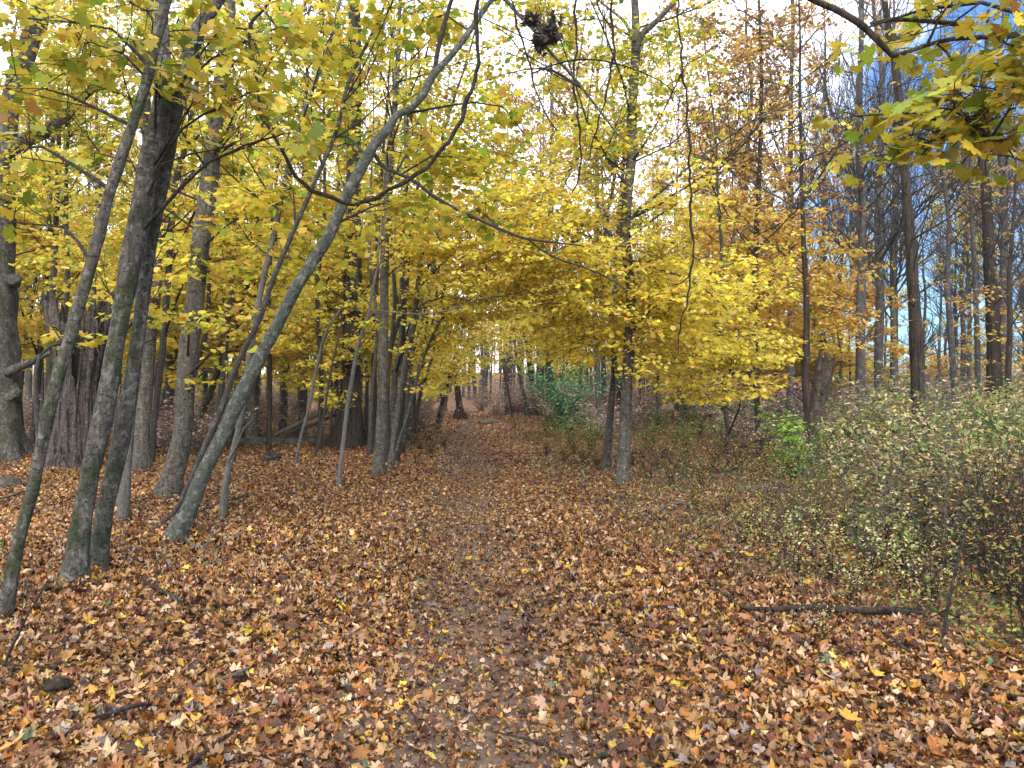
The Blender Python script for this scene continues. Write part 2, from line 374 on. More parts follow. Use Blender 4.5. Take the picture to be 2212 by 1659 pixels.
# ================================================================== SETTING
def ground():
    xs=np.unique(np.concatenate([np.linspace(-14,14,281),np.linspace(-160,160,81)]))
    ys=np.unique(np.concatenate([np.linspace(-6,30,301),np.linspace(-30,220,101)]))
    X,Y=np.meshgrid(xs,ys,indexing='ij'); V=np.stack([X,Y,gz(X,Y)],-1).reshape(-1,3)
    a,b=X.shape; i=(np.arange(a-1)[:,None]*b+np.arange(b-1)[None]).ravel()
    mb=MB();mb.add(V,np.stack([i,i+b,i+b+1,i+1],-1))
    m,nt,out=newmat('forest_floor'); tc=N(nt,'ShaderNodeTexCoord')
    vo=N(nt,'ShaderNodeTexVoronoi',ins={'Scale':16.0}); nt.links.new(tc.outputs['Object'],vo.inputs['Vector'])
    sp=N(nt,'ShaderNodeSeparateColor'); nt.links.new(vo.outputs['Color'],sp.inputs[0])
    col=ramp(nt,[(0,(.05,.026,.014)),(.3,(.20,.10,.045)),(.55,(.36,.20,.09)),(.8,(.30,.13,.045)),(.95,(.46,.30,.16))],sp.outputs[0])
    nz=N(nt,'ShaderNodeTexNoise',ins={'Scale':30.,'Detail':5.}); nt.links.new(tc.outputs['Object'],nz.inputs['Vector'])
    col=mixc(nt,ramp(nt,[(.42,(0,0,0)),(.6,(1,1,1))],nz.outputs[0]),col,(.06,.036,.024))
    p=N(nt,'ShaderNodeBsdfPrincipled',ins={'Roughness':.9,'Specular IOR Level':.15}); nt.links.new(col,p.inputs['Base Color'])
    bp=N(nt,'ShaderNodeBump',ins={'Strength':.7,'Distance':.03}); nt.links.new(nz.outputs[0],bp.inputs['Height']); nt.links.new(bp.outputs[0],p.inputs['Normal'])
    nt.links.new(p.outputs[0],out.inputs[0])
    o=mb.build('ground',m,colors=False); o['kind']='structure'
    # worn trail: a strip of trodden soil a few millimetres above
    m2,nt,out=newmat('trodden_soil'); tc=N(nt,'ShaderNodeTexCoord')
    nz=N(nt,'ShaderNodeTexNoise',ins={'Scale':14.,'Detail':8.,'Roughness':.7}); nt.links.new(tc.outputs['Object'],nz.inputs['Vector'])
    col=ramp(nt,[(.3,(.045,.035,.028)),(.55,(.12,.085,.06)),(.75,(.22,.155,.11))],nz.outputs[0])
    p=N(nt,'ShaderNodeBsdfPrincipled',ins={'Roughness':.95,'Specular IOR Level':.1}); nt.links.new(col,p.inputs['Base Color'])
    bp=N(nt,'ShaderNodeBump',ins={'Strength':.8,'Distance':.02}); nt.links.new(nz.outputs[0],bp.inputs['Height']); nt.links.new(bp.outputs[0],p.inputs['Normal'])
    nt.links.new(p.outputs[0],out.inputs[0])
    ys=np.linspace(-4,58,500); us=np.linspace(-1,1,13)
    Y,U=np.meshgrid(ys,us,indexing='ij'); w=.75+.2*np.sin(Y*.8)+.12*np.sin(Y*2.1)
    X=-.06*Y+.1+U*w; V=np.stack([X,Y,gz(X,Y)+.004],-1).reshape(-1,3)
    i=(np.arange(499)[:,None]*13+np.arange(12)[None]).ravel()
    mb=MB();mb.add(V,np.stack([i,i+1,i+14,i+13],-1)); o=mb.build('path',m2,colors=False); o['kind']='structure'
ground()
BASES=[(162,1268,.13),(214,1230,.11),(373,1172,.13),(6,1345,.07),(363,1072,.22),(264,1122,.08),(301,1016,.2),(479,1117,.06),(815,1027,.15),(842,1014,.07),(1341,1046,.17),(1308,1013,.1),(152,1012,.6),(730,1050,.05),(20,992,.6)]
def litter():
    mb=MB()
    def patch(y0,y1,dens,tm,size,lift,xm=2.5,pl='litter'):
        A=[]
        n=int(dens*(y1-y0)*(2*(.66*(y0+y1)/2+xm)))
        y=rng.uniform(y0,y1,n*2); x=rng.uniform(-1,1,n*2)*(.66*y1+xm); k=np.abs(x)<.66*y+xm; x=x[k][:n];y=y[k][:n]
        # trodden middle of the path keeps fewer leaves
        d=np.exp(-((x-(-.06*y+.1))/.55)**2); keep=rng.uniform(0,1,len(x))>d*.30*(.5+.5*np.sin(y*1.7)); x=x[keep];y=y[keep];d=d[keep];n=len(x)
        patchn=.5+.5*np.sin(x*2.1+1.3*np.sin(y*1.7))*np.sin(y*1.9+x)
        z=gz(x,y)+rng.uniform(.004,lift,n)*(.5+.7*patchn)*(1-.5*d)
        pos=np.stack([x,y,z],-1); wet=.5+.5*np.sin(x*1.1+2*np.sin(y*.8))*np.sin(y*1.35+1.5*np.sin(x*.9)); c=pal(pl,n)*(.56+.32*wet)[:,None]; c=c*(1-.12*d)[:,None]
        sz=size*rng.uniform(.45,1.15,n)*(1-.3*d)
        pitch=rng.normal(0,.38,n);roll=rng.normal(0,.38,n)
        fl=rng.uniform(0,1,n)<.35; roll=roll+fl*math.pi
        ty=rng.integers(0,len(tm),n); yaw=rng.uniform(0,2*math.pi,n)
        for q in range(len(tm)):
            s=ty==q; leaves(mb,pos[s],yaw[s],pitch[s],roll[s],sz[s],c[s],tm[q])
    cu=[(1.5,.5,.2),(-.9,1.3,.2),(.5,-1.0,.7),(1.9,1.1,-.3),(-1.5,-.6,.1),(.2,.3,.05),(.8,1.6,.4)]
    HI=[curl(T_HI,*a) for a in [(.2,.3,.05),(.6,.3,.2),(-.5,.4,.1),(.3,-.7,.3),(.9,.5,.1),(-.7,-.3,0),(1.3,.6,.2)]]; MI=[curl(T_MID,*a) for a in cu]; LO=[curl(T_LO,*a) for a in cu]; BL=[curl(T_BL,*a) for a in cu]
    patch(2.0,5.5,190,HI,.066,.05); patch(2.0,5.5,650,BL,.044,.055); patch(2.0,5.5,500,BL,.026,.05); patch(2.0,7.5,900,BL,.013,.04)
    patch(5.5,9,250,MI,.060,.05); patch(5.5,9,620,BL,.042,.055)
    patch(9,16,260,LO,.055,.05); patch(9,16,330,BL,.045,.055)
    patch(16,30,240,LO,.065,.06,xm=1.0)
    patch(30,58,45,LO,.10,.08,xm=0)
    # freshly fallen whole yellow leaves on top
    patch(2.4,9,2.6,[curl(T_HI,.35,.2,.1),curl(T_HI,-.2,.3,.1)],.062,.10,1,'fresh')
    patch(2.4,9,14,[HI[0],HI[5],HI[5]],.075,.09,1,'litter')
    for (px,py,r) in BASES:
        g=G(px,py-3); n=int(900*r+60); a=rng.uniform(0,6.28,n); q=r*(.9+rng.exponential(.7,n)); x=g[0]+q*np.cos(a);y=g[1]+q*np.sin(a)
        z=gz(x,y)+rng.uniform(0,.10,n)*np.exp(-(q-r)/max(r,.06)/1.2)+.03
        tt=BL if g[1]<9.5 else LO
        for kk in range(4):
            s_=np.arange(n)%4==kk; m_=s_.sum(); leaves(mb,np.stack([x,y,z],-1)[s_],rng.uniform(0,6.3,m_),rng.normal(0,.5,m_),rng.normal(0,.5,m_),rng.uniform(.022,.055,m_),pal('litter',m_),tt[kk])
    o=mb.build('fallen_leaves',M_LITTER,smooth=True)
    tag(o,'deep carpet of brown, tan and yellow fallen maple leaves covering the forest floor','leaf litter',kind='stuff')
litter()
print('litter',time.time()-T0)
# ================================================================== TRACED TREES
A=tree('gnarled_tree','huge gnarled dark tree with burls and flared base at the left edge of the woods','tree',
 [(0,992,92),(-4,930,76),(-6,850,74),(-2,760,84),(-4,700,70),(-2,640,70),(-6,560,62),(-4,450,52),(2,340,48),(20,240,44),(48,140,42),(78,50,40),(98,-30,38)],'moss',seg=28,amp=.10,flare=.55)
A.limb([(14,330,30),(50,305,30),(95,285,26),(135,262,22),(170,220,18),(198,192,17),(235,165,22),(262,150,14),(258,125,5)],18.0,17.0,'thick twisted broken limb',9,.1)
A.limb([(15,805,22),(50,790,18),(85,772,14),(112,762,9),(135,748,4)],18.1,17,'short stub limb',8,.1)
def burl(t,px,py,Y,r):
    mb=MB(); c=at(px,py,Y); u=np.linspace(0,math.pi,10);v=np.linspace(0,2*math.pi,15)[:-1]
    a,b=np.meshgrid(u,v,indexing='ij'); rr=r*(1+.18*np.sin(3*b+2*a)+.15*np.sin(5*a+b*2))
    V=c+np.stack([rr*np.sin(a)*np.cos(b)*1.1,rr*np.sin(a)*np.sin(b),rr*np.cos(a)],-1).reshape(-1,3)
    n=len(v); i=np.arange(9)[:,None]*n;j=np.arange(n)[None];F=np.stack([i+j,i+(j+1)%n,i+n+(j+1)%n,i+n+j],-1).reshape(-1,4)
    mb.add(V,F); mb.build('burl',t.bark,t.root,colors=False,off=t.off)
burl(A,30,606,18.2,.15);burl(A,20,850,18.2,.24)
B=tree('leaning_sapling','thin dark tree slanting up rightwards from the bottom left corner','tree',
 [(6,1347,31),(20,1270,29),(38,1177,27),(62,1092,26),(79,1018,26),(103,899,27),(120,830,27),(147,745,27),(164,683,27),(205,540,25),(239,410,24),(273,308,23),(296,240,23),(318,171,22),(338,85,22),(360,-5,22)],'moss',Y1=5.6,seg=12,amp=.06)
C1=tree('slender_tree','slender upright tree between the leaning sapling and the gnarled tree','tree',
 [(96,990,13),(103,882,12),(106,779,12),(113,643,12),(118,560,12),(122,450,11),(126,342,10),(130,205,9),(143,96,8),(164,-5,7)],'thin')
D1=tree('slender_tree','very thin dark stem rising just right of the gnarled tree','tree',[(38,960,7),(45,850,7),(56,745,7),(72,640,6),(84,540,6),(95,400,5),(100,250,4)],'thin')
D2=tree('slender_tree','crooked slim tree left of the broken dead stump','tree',[(70,962,16),(80,848,14),(90,711,13),(97,620,12),(106,540,10),(108,400,9),(118,250,7)],'thin')
F=tree('twin_stem_maple','mossy maple with two stems fused above the ground, closest large tree on the left','tree',
 [(162,1270,52),(168,1190,42),(181,1100,39),(199,1000,40),(220,915,40),(244,780,38),(258,700,37),(272,620,40),(287,540,44),(306,450,48),(326,342,46),(342,270,42),(354,195,36),(352,120,30),(350,40,26),(348,-10,24)],'moss',Y1=7.0,seg=20,amp=.045)
F.limb([(211,1240,42),(215,1170,36),(229,1092,36),(251,1000,36),(270,900,36),(291,780,31),(303,700,28),(311,620,28),(320,540,32),(338,440,36),(356,330,38),(376,240,38),(392,185,36),(406,128,33),(430,60,30),(474,-5,26),(500,-120,22)],6.95,7.1,None,16,.05,name='second_stem')
G1=tree('grey_tree','pale grey spotted tree directly behind the mossy twin-stem maple','tree',
 [(301,1017,38),(308,900,32),(318,800,29),(333,640,26),(338,520,24),(330,400,22),(316,280,20),(318,150,18),(325,-5,15)],'grey')
I1=tree('small_stump_tree','short pale stem tucked against the right foot of the twin-stem maple','tree',[(264,1124,25),(270,1050,22),(277,960,20),(288,840,18),(300,700,14),(310,560,10)],'pale',extend=False)
J=tree('grey_maple','stout spotted grey maple with flared base left of the leaning trunk','tree',
 [(363,1074,50),(374,1030,42),(386,980,41),(397,916,40),(405,779,40),(422,643,38),(432,540,38),(446,440,37),(458,342,36),(468,240,32),(482,140,28),(494,50,25),(498,-15,23)],'grey',seg=18,amp=.035,flare=.35)
K1=tree('slim_tree','slim curving tree close behind the left side of the stout grey maple','tree',[(324,1004,16),(334,900,14),(352,745,14),(366,560,13),(378,400,13),(403,310,12),(425,180,9),(440,50,7)],'thin')
K2=tree('slim_tree','thin stem slanting from behind the twin-stem maple into the grey maple','tree',[(330,940,12),(345,890,12),(362,830,11),(378,760,10),(390,680,9),(402,560,7)],'thin',extend=False)
L=tree('leaning_maple','long green-grey maple trunk leaning right and arching over the path','tree',
 [(373,1174,46),(386,1140,40),(407,1104,36),(444,1012,34),(485,933,33),(506,882,34),(537,820,33),(561,772,31),(595,711,30),(632,636,29),(680,557,28),(709,513,28),(746,427,27),(777,369,26),(808,314,26),(839,277,24),(856,249,23),(890,232,22),(914,205,20),(938,157,19),(972,123,18),(999,89,17),(1030,44,16),(1062,0,14),(1084,-8,13),(1122,34,11),(1153,65,10),(1180,103,9),(1239,167,8),(1293,236,7),(1335,290,5),(1372,320,4)],'green',Y1=8.9,seg=14,amp=.035,extend=False,flare=.35)
Lb=L.limb([(938,160,12),(942,130,11),(950,90,11),(963,40,10),(975,0,9),(1000,-80,7)],8.7,8.8,bark=B_TWIG)  # this maple's limbs take dark twig bark: backlit darkness painted as colour
Lc=L.limb([(806,330,9),(828,359,9),(856,373,9),(897,393,8),(941,427,8),(993,455,7.5),(1044,479,7),(1102,504,6.5),(1140,516,6),(1208,525,4),(1262,532,3)],8.7,8.0,'long branch reaching over the path',bark=B_TWIG)
L.limb([(1140,516,4),(1170,540,4.5),(1208,560,4.5),(1262,578,4),(1317,602,4),(1350,625,3)],8.2,8.0,bark=B_TWIG)
M1=tree('slim_tree','thin crooked tree rising beside the foot of the leaning maple','tree',[(314,1166,10),(350,1128,11),(379,1104,12),(415,1030,12),(444,960,13),(478,882,13),(513,786,13),(560,690,13),(588,608,12),(625,520,11),(655,450,11),(690,370,10),(726,285,9),(753,178,8),(790,100,7),(835,0,6)],'thin',Y1=9.5)
N1=tree('pale_foot_tree','slender tree with a pale grey foot right of the leaning maple','tree',[(479,1119,17),(489,1036,14),(506,967,13),(520,900,14),(535,800,14),(550,700,13),(565,620,13),(578,564,13),(596,490,12),(615,393,11),(649,267,10),(680,180,9),(707,109,8),(735,0,6)],'pale')
N1.limb([(492,1000,4),(510,965,5),(528,925,4),(546,905,3),(541,880,2)],10,9.5)
O1=tree('brown_tree','dark brown trunk slanting right behind the grey maple','tree',[(405,962,16),(427,909,16),(461,830,15),(485,745,14),(509,700,13),(526,643,12),(540,591,10),(556,500,8)],'brown')
P1=tree('grey_tree','medium grey tree right behind the mossy fallen log','tree',[(543,962,24),(546,880,22),(550,790,21),(553,711,20),(560,574,19),(566,400,16),(560,200,13)],'grey')
Q1=tree('slim_tree','straight slim trunk among the far left woods, left of the raised dead limbs','tree',[(609,936,16),(614,850,15),(620,735,14),(622,560,12),(626,400,10)],'thin')
R1=tree('slim_tree','straight dark stem rising behind the raised dead limbs','tree',[(654,930,13),(660,800,12),(664,680,11),(668,500,9),(660,350,7)],'thin')
S1=tree('thin_sapling','whip-thin sapling in the leaves left of the dark furrowed trunk','sapling',[(636,1010,8),(650,945,7),(667,882,7),(685,790,6),(704,718,5),(738,665,4)],'pale',extend=False)
S2=tree('thin_sapling','thin leaning twiggy sapling just left of the dark furrowed trunk base','sapling',[(676,992,6),(690,950,6),(702,880,5),(715,800,5),(738,700,4)],'thin',extend=False)
T1=tree('thin_sapling','pale thin sapling standing in front of the dark furrowed trunk','sapling',[(730,1052,11),(740,970,10),(750,882,9),(762,810,9),(774,745,8),(794,687,7),(805,625,6),(815,575,5),(818,530,5),(835,450,4)],'pale',extend=False)
T1.limb([(795,685,3),(815,670,3),(850,675,3),(900,678,3),(960,672,3),(1010,655,3),(1060,641,2.5),(1110,640,2)],13,13.5)
U=tree('furrowed_tree','big dark furrowed trunk clothed in yellow leaves left of the path','tree',[(752,966,64),(756,900,48),(757,850,43),(760,745,40),(762,560,36),(763,400,33),(765,200,29),(766,-5,26)],'dark',seg=18,amp=.05,flare=.3)
V=tree('grey_maple','straight spotted grey maple at the left edge of the path','tree',[(815,1028,32),(818,1000,26),(822,950,23),(826,850,21),(828,779,20),(830,650,19),(831,540,18),(835,430,15),(840,342,14),(852,239,13),(859,137,10),(863,34,8),(865,-20,7)],'grey',seg=14,amp=.03,flare=.3)
W1=tree('clump_tree','straightest of the slim stems in the clump right of the path-side grey maple','tree',[(842,1015,14),(852,933,13),(863,865,13),(876,779,13),(893,694,13),(904,608,12),(914,520,12),(928,427,10),(940,370,9),(960,280,7),(985,200,6),(1010,126,5)],'grey')
W2=tree('clump_tree','dark wavy stem nearest the path-side grey maple','tree',[(832,990,12),(835,882,11),(837,796,11),(849,731,11),(866,677,11),(871,600,10),(873,500,8)],'dark')
W3=tree('clump_tree','rough mossy stem in the middle of the clump beside the path','tree',[(847,985,14),(851,900,14),(854,813,13),(866,745,13),(869,643,12),(868,540,10),(876,400,8)],'green')
W4=tree('clump_tree','slim dark stem just left of the path-side grey maple','tree',[(806,968,15),(808,850,13),(808,779,12),(812,650,11),(816,500,9),(830,300,6)],'dark')
W5=tree('arching_sapling','slender sapling bowing right over the path below the yellow canopy','sapling',[(844,1013,9),(861,958,8),(880,899,8),(907,796,8),(924,750,7),(941,711,7),(969,666,6),(993,639,5),(1030,615,5),(1078,602,4),(1126,591,3)],'green',Y1=14,extend=False)
W6=tree('clump_tree','thin outer stem of the clump slanting toward the path','tree',[(862,955,9),(876,890,8),(893,831,8),(908,790,7),(921,745,7),(938,677,6),(950,560,5)],'thin')
W7=tree('clump_tree','slim upright stem behind the clump beside the path','tree',[(886,930,9),(888,820,8),(893,700,8),(905,560,7),(915,420,6)],'thin')
W8=tree('clump_tree','hair-thin stem on the path side of the clump','tree',[(896,945,6),(908,860,5),(914,790,5),(922,700,4),(935,600,3)],'thin')
for i,(a,b,c,d,wd) in enumerate([(836,1003,850,300,8),(856,1000,900,420,9),(868,985,948,480,8),(876,960,880,450,7),(900,950,925,520,6),(798,985,800,420,7),(850,990,930,620,7),(888,975,975,560,6)]):
    mx_=(a+c)/2+rng.normal(0,8); tree('clump_tree','slim leaning stem crowded in behind the others of the clump beside the path','tree',[(a,b,wd*1.5),((a*3+c)/4+rng.normal(0,4),(b*3+d)/4,wd*1.2),(mx_,(b+d)/2,wd*1.1),((a+3*c)/4+rng.normal(0,4),(b+3*d)/4,wd),(c,d,wd*.7)],['thin','dark','grey'][i%3],group='slim stems crowded in the clump beside the path')
for i,(a,b,c,d,wd) in enumerate([(128,1000,150,250,9),(398,985,470,420,8),(462,975,520,400,9),(580,975,600,350,8),(50,985,20,300,9),(690,975,700,300,8),(500,1000,640,300,7)]):
    mx_=(a+c)/2+rng.normal(0,8); tree('slender_tree','slender dark stem standing among the larger trees left of the path','tree',[(a,b,wd*1.5),((a*3+c)/4+rng.normal(0,4),(b*3+d)/4,wd*1.2),(mx_,(b+d)/2,wd*1.1),((a+3*c)/4+rng.normal(0,4),(b+3*d)/4,wd),(c,d,wd*.7)],['thin','dark'][i%2],group='slender stems among the larger trees left of the path')
X1=tree('leaning_tree','slim dark tree leaning right at the left edge of the path further down','tree',[(943,938,11),(950,890,9),(962,848,9),(976,795,8),(989,745,7),(1003,694,6),(1011,643,5),(1018,590,4)],'brown')
X2=tree('leaning_tree','thin companion stem crossing right of the slim leaning path-edge tree','tree',[(948,925,6),(962,875,6),(975,830,5),(1000,790,4),(1045,745,3)],'thin',extend=False)
Y1_=tree('far_path_tree','lone dark tree standing at the far end of the path','tree',[(994,905,24),(993,880,14),(988,840,13),(984,800,12),(985,740,10),(985,650,8)],'dark')
Z1=tree('leaning_tree','slim grey tree tilted left on the right side of the path end','tree',[(1139,899,9),(1134,865,8),(1126,830,8),(1121,800,8),(1115,770,7),(1108,700,6)],'far')
Z2=tree('leaning_tree','stouter dark tree tilted left beside the path end','tree',[(1163,897,16),(1156,860,14),(1150,830,13),(1146,800,12),(1141,765,11),(1130,690,9)],'dark')
Z3=tree('leaning_tree','spindly dark tree between path end and the emerald shrub','tree',[(1108,905,5),(1102,870,5),(1096,835,4),(1087,795,4),(1080,760,3)],'brown',extend=False)
Z4=tree('far_tree','dark trunk right behind the emerald shrub','tree',[(1190,900,22),(1189,850,20),(1187,790,19),(1186,700,17),(1190,600,14)],'dark')
BB=tree('grey_tree','straight grey trunk rising behind the emerald shrub','tree',[(1296,930,14),(1291,834,13),(1288,760,13),(1284,640,12),(1287,520,11),(1290,400,9),(1288,250,7)],'far')
CC=tree('dark_tree','dark trunk showing between the two path-side maples on the right','tree',[(1338,915,20),(1340,830,18),(1338,700,17),(1334,600,15),(1340,450,12)],'dark')
DA=tree('slim_maple','slimmer left-hand one of the paired maples right of the path','tree',[(1308,1014,22),(1313,960,17),(1320,882,15),(1325,820,14),(1327,762,13),(1328,660,12),(1328,560,11),(1322,520,10),(1312,490,10),(1312,455,9),(1322,420,8),(1330,330,6)],'grey',seg=12,amp=.03,flare=.3)
DB=tree('spotted_maple','taller spotted maple of the pair right of the path, forked near the top','tree',[(1341,1048,36),(1345,1010,28),(1351,916,26),(1357,779,24),(1363,677,23),(1361,600,21),(1353,540,21),(1350,496,22),(1357,410,22),(1365,325,22),(1365,239,21),(1372,154,20),(1373,85,18),(1371,0,16)],'grey',seg=16,amp=.035,flare=.4)
DBr=DB.limb([(1375,110,13),(1386,75,14),(1413,51,12),(1454,7,10),(1500,-50,8)],13.6,13.3)
DB.limb([(1370,90,8),(1350,48,7),(1317,20,5),(1280,-10,4)],13.6,14)
DBm=DB.limb([(1362,475,6),(1382,451,7),(1420,420,6.5),(1456,390,6.5),(1490,359,6),(1541,318,5.5),(1590,285,5),(1627,260,4.5),(1695,229,4),(1794,185,2.5)],13.4,12,'long thin branch rising right')
DBn=DB.limb([(1358,560,6),(1400,575,5),(1450,590,5),(1490,605,4),(1540,640,3),(1590,690,2)],13.6,12)
EE=tree('dark_straight_tree','tall dark straight tree standing in the brush on the right','tree',[(1994,985,34),(1987,900,30),(1982,848,27),(1979,745,27),(1974,643,25),(1968,540,24),(1964,480,21),(1957,410,20),(1950,273,18),(1932,130,16),(1917,51,14),(1910,-5,13)],'dark',seg=14,amp=.04,flare=.2)
EE.limb([(1975,660,6),(1950,640,5),(1920,660,5),(1890,700,4),(1850,760,3)],20,18.5); EE.limb([(1968,520,5),(2000,500,5),(2050,470,4),(2090,430,3)],20,19); EE.limb([(1960,420,5),(1925,380,4),(1890,330,3),(1870,270,2.5)],20,19.5)
GT1=tree('golden_tree','straight tree with golden and orange leaves behind the right brush','tree',[(1642,985,15),(1634,850,13),(1631,740,12),(1630,640,12),(1634,500,11),(1640,376,10),(1644,240,8),(1644,137,7),(1640,20,5)],'dark')
GT2=tree('golden_tree','dark tree with low yellow boughs just left of the broken snag','tree',[(1748,995,18),(1745,900,16),(1740,820,15),(1742,745,14),(1742,640,13),(1736,520,10),(1732,380,8),(1728,200,6)],'dark')
GT3=tree('low_bough_maple','slim maple whose low yellow boughs reach left over the brush toward the path','tree',[(1576,1010,12),(1572,930,10),(1560,820,10),(1556,700,9),(1560,560,8),(1552,440,6)],'thin')
H1=tree('forked_tree','bare grey tree forking high against the blue sky on the right','tree',[(1856,960,16),(1857,850,14),(1858,760,13),(1856,640,12),(1862,540,11),(1866,450,10),(1868,410,9),(1895,340,6),(1910,260,5)],'far')
H2=tree('dark_tree','broad dark trunk near the right edge against blue sky','tree',[(2150,950,32),(2148,840,30),(2146,710,28),(2140,600,26),(2136,540,24),(2130,420,20),(2118,300,16)],'dark')
H3=tree('dark_tree','slim dark trunk at the far right edge of the view','tree',[(2178,960,14),(2178,800,13),(2182,700,11),(2180,600,9),(2190,470,7)],'dark')
H4=tree('grey_tree','slim grey trunk right of the tall dark straight tree','tree',[(2068,950,16),(2062,840,14),(2052,700,13),(2046,600,12),(2050,480,10),(2030,330,7)],'far')
H5=tree('grey_tree','thin grey trunk rising between the broad dark trunk and its slim neighbour','tree',[(2112,950,14),(2112,820,12),(2110,700,11),(2104,560,10),(2096,400,7)],'far')
H6=tree('slim_tree','thin stem beside the golden trees left of the snag','tree',[(1702,960,9),(1702,860,8),(1704,740,8),(1706,600,7),(1712,470,5)],'thin')
# overhanging near tree whose trunk stands outside the frame
HH=tree('overhanging_maple','near maple whose dark branches and large leaves hang into the upper right corner','tree',
 [(2560,1400,110),(2555,1100,100),(2540,800,96),(2520,500,90),(2500,250,84),(2470,60,76),(2440,-150,66)],'dark',seg=16)
h1=HH.limb([(2490,190,40),(2400,130,30),(2300,90,18),(2212,79,14),(2150,70,12),(2058,51,11),(1969,43,9),(1920,42,9),(1880,50,6)],4.9,4.9,'upper dark branch')
h2=HH.limb([(2310,92,13),(2212,80,11),(2130,80,10),(2058,84,10),(2003,97,9),(1960,112,9),(1928,122,10),(1908,100,13),(1890,82,14),(1868,60,15),(1846,44,15),(1800,18,15),(1757,0,14),(1690,-50,13),(1600,-140,8)],4.9,4.8,'branch bending back up to the left')
h3=HH.limb([(2020,92,4),(2045,112,5),(2060,137,5),(2065,195,5),(2100,222,4),(2122,240,3.5),(2140,300,3)],4.9,4.7)
h4=HH.limb([(2060,176,3),(2100,185,3.5),(2150,192,3.5),(2220,205,4),(2330,180,6),(2440,120,10)],4.7,4.9)
h5=HH.limb([(2165,85,4),(2190,110,4),(2230,140,4)],4.9,4.8)
h6=HH.limb([(2058,142,2.5),(2080,138,3),(2130,132,2.5),(2170,140,2)],4.8,4.6)
HH.leafm=M_LEAFN;B.leafm=M_LEAFN;F.leafm=M_LEAFN
print('traced',time.time()-T0)
# ---- crowns
for a in [(2090,260,4.8,115,62,.35,17),(1975,315,4.8,85,40,.3,9),(1960,225,4.8,80,40,.3,7),(2160,90,4.7,90,75,.35,13),(2190,190,4.5,60,80,.3,9),(2190,340,4.9,60,40,.3,5),(1850,250,5.0,40,30,.2,2),(2050,10,4.8,90,35,.3,5),(1870,60,4.9,50,40,.2,2)]:
    HH.blob(*a,palette='ol',size=.078,t=T_HI,src=np.vstack([h1,h2[:20],h3,h4]),nl=9,L=.42,flat=.5)
for a in [(60,40,5.4,90,60,.5,9),(190,90,5.4,110,55,.5,10),(90,190,5.6,80,50,.4,6),(50,330,6,60,70,.4,5),(30,480,6,40,60,.3,3)]:
    B.blob(*a,palette='ol',size=.075,t=T_HI,nl=10,L=.5,flat=.5)
for a in [(330,50,6.2,110,60,.5,11),(290,120,6.2,90,40,.5,6),(470,70,6.3,100,60,.6,9),(430,200,6.3,80,45,.5,7),(540,200,6.2,70,50,.4,6),(610,290,6.2,60,45,.3,4),(600,60,6.6,80,50,.5,7),(205,330,7,80,50,.4,5),(480,320,6.5,50,30,.3,2)]:
    F.blob(*a,palette='ol',size=.078,t=T_HI,nl=11,L=.55,flat=.5)
B.blob(195,735,7.5,40,30,.25,5,'yg',.07,T_HI,nl=11,L=.45); F.blob(330,690,7.6,55,22,.25,5,'yg',.065,T_HI,nl=10,L=.45)
J.blob(510,700,10,60,50,.5,9,'y',.07,T_MID,nl=16); J.blob(420,690,10.5,60,25,.4,5,'yg',.07,T_MID,nl=14); J.blob(470,800,11,40,30,.4,5,'yg',.07,T_MID,nl=14)
# middle-distance layers, left
for (t,a) in [(J,(560,470,11.5,110,70,1.0,26)),(J,(420,300,12,110,80,1.0,18)),(J,(560,100,11.5,120,90,1,34)),(J,(640,230,11.5,80,70,1,16)),(J,(400,560,12,80,60,.8,14)),
  (C1,(90,420,17,110,80,1.2,40)),(C1,(200,250,17,130,90,1.2,46)),(C1,(60,250,17,90,80,1.2,30)),(C1,(180,560,17,90,70,1.0,30)),(D2,(60,620,20,70,60,1.2,26)),
  (G1,(330,640,15.5,90,60,1.0,20)),(G1,(240,420,16,110,90,1.2,40)),(G1,(430,430,16,110,80,1.2,34)),(K1,(520,340,14.5,100,90,1.2,34)),(K1,(480,560,15,90,70,1,26)),(K1,(300,90,15,150,90,1.5,60)),(K1,(110,80,16,120,80,1.5,50)),(K1,(520,90,15,110,90,1.2,44)),(K1,(160,170,16,150,70,1.5,40))]:
    t.blob(*a,palette='yg' if a[1]<330 else 'yy',size=.085,t=T_MID if a[2]<14 else T_LO,nl=22)
for (t,a) in [(L,(720,130,9.6,90,70,.8,16)),(L,(820,60,9.6,100,60,.8,20)),(L,(690,300,9.6,70,60,.6,10)),(L,(900,330,9.2,80,60,.6,14)),(L,(1000,340,9.0,90,60,.6,14)),(L,(930,40,9.2,60,40,.5,8)),(L,(1085,230,9.2,60,30,.5,8)),(L,(870,440,9.2,70,40,.6,8)),(L,(1040,470,8.8,80,30,.6,8)),(L,(1090,160,10,60,60,.5,4))]:
    t.blob(*a,palette='yg',size=.08,t=T_MID,nl=17,L=.65,src=None if a[0]<900 else np.vstack([L.P[len(L.P)//3:],Lc]))
for (t,a) in [(M1,(620,420,10.5,90,80,.8,20)),(M1,(640,560,10.5,70,60,.7,14)),(N1,(720,480,11,80,80,.8,18)),(N1,(600,640,11,70,60,.7,12)),(N1,(700,180,11,80,80,.8,14))]:
    t.blob(*a,palette='yy',size=.08,t=T_MID,nl=20)
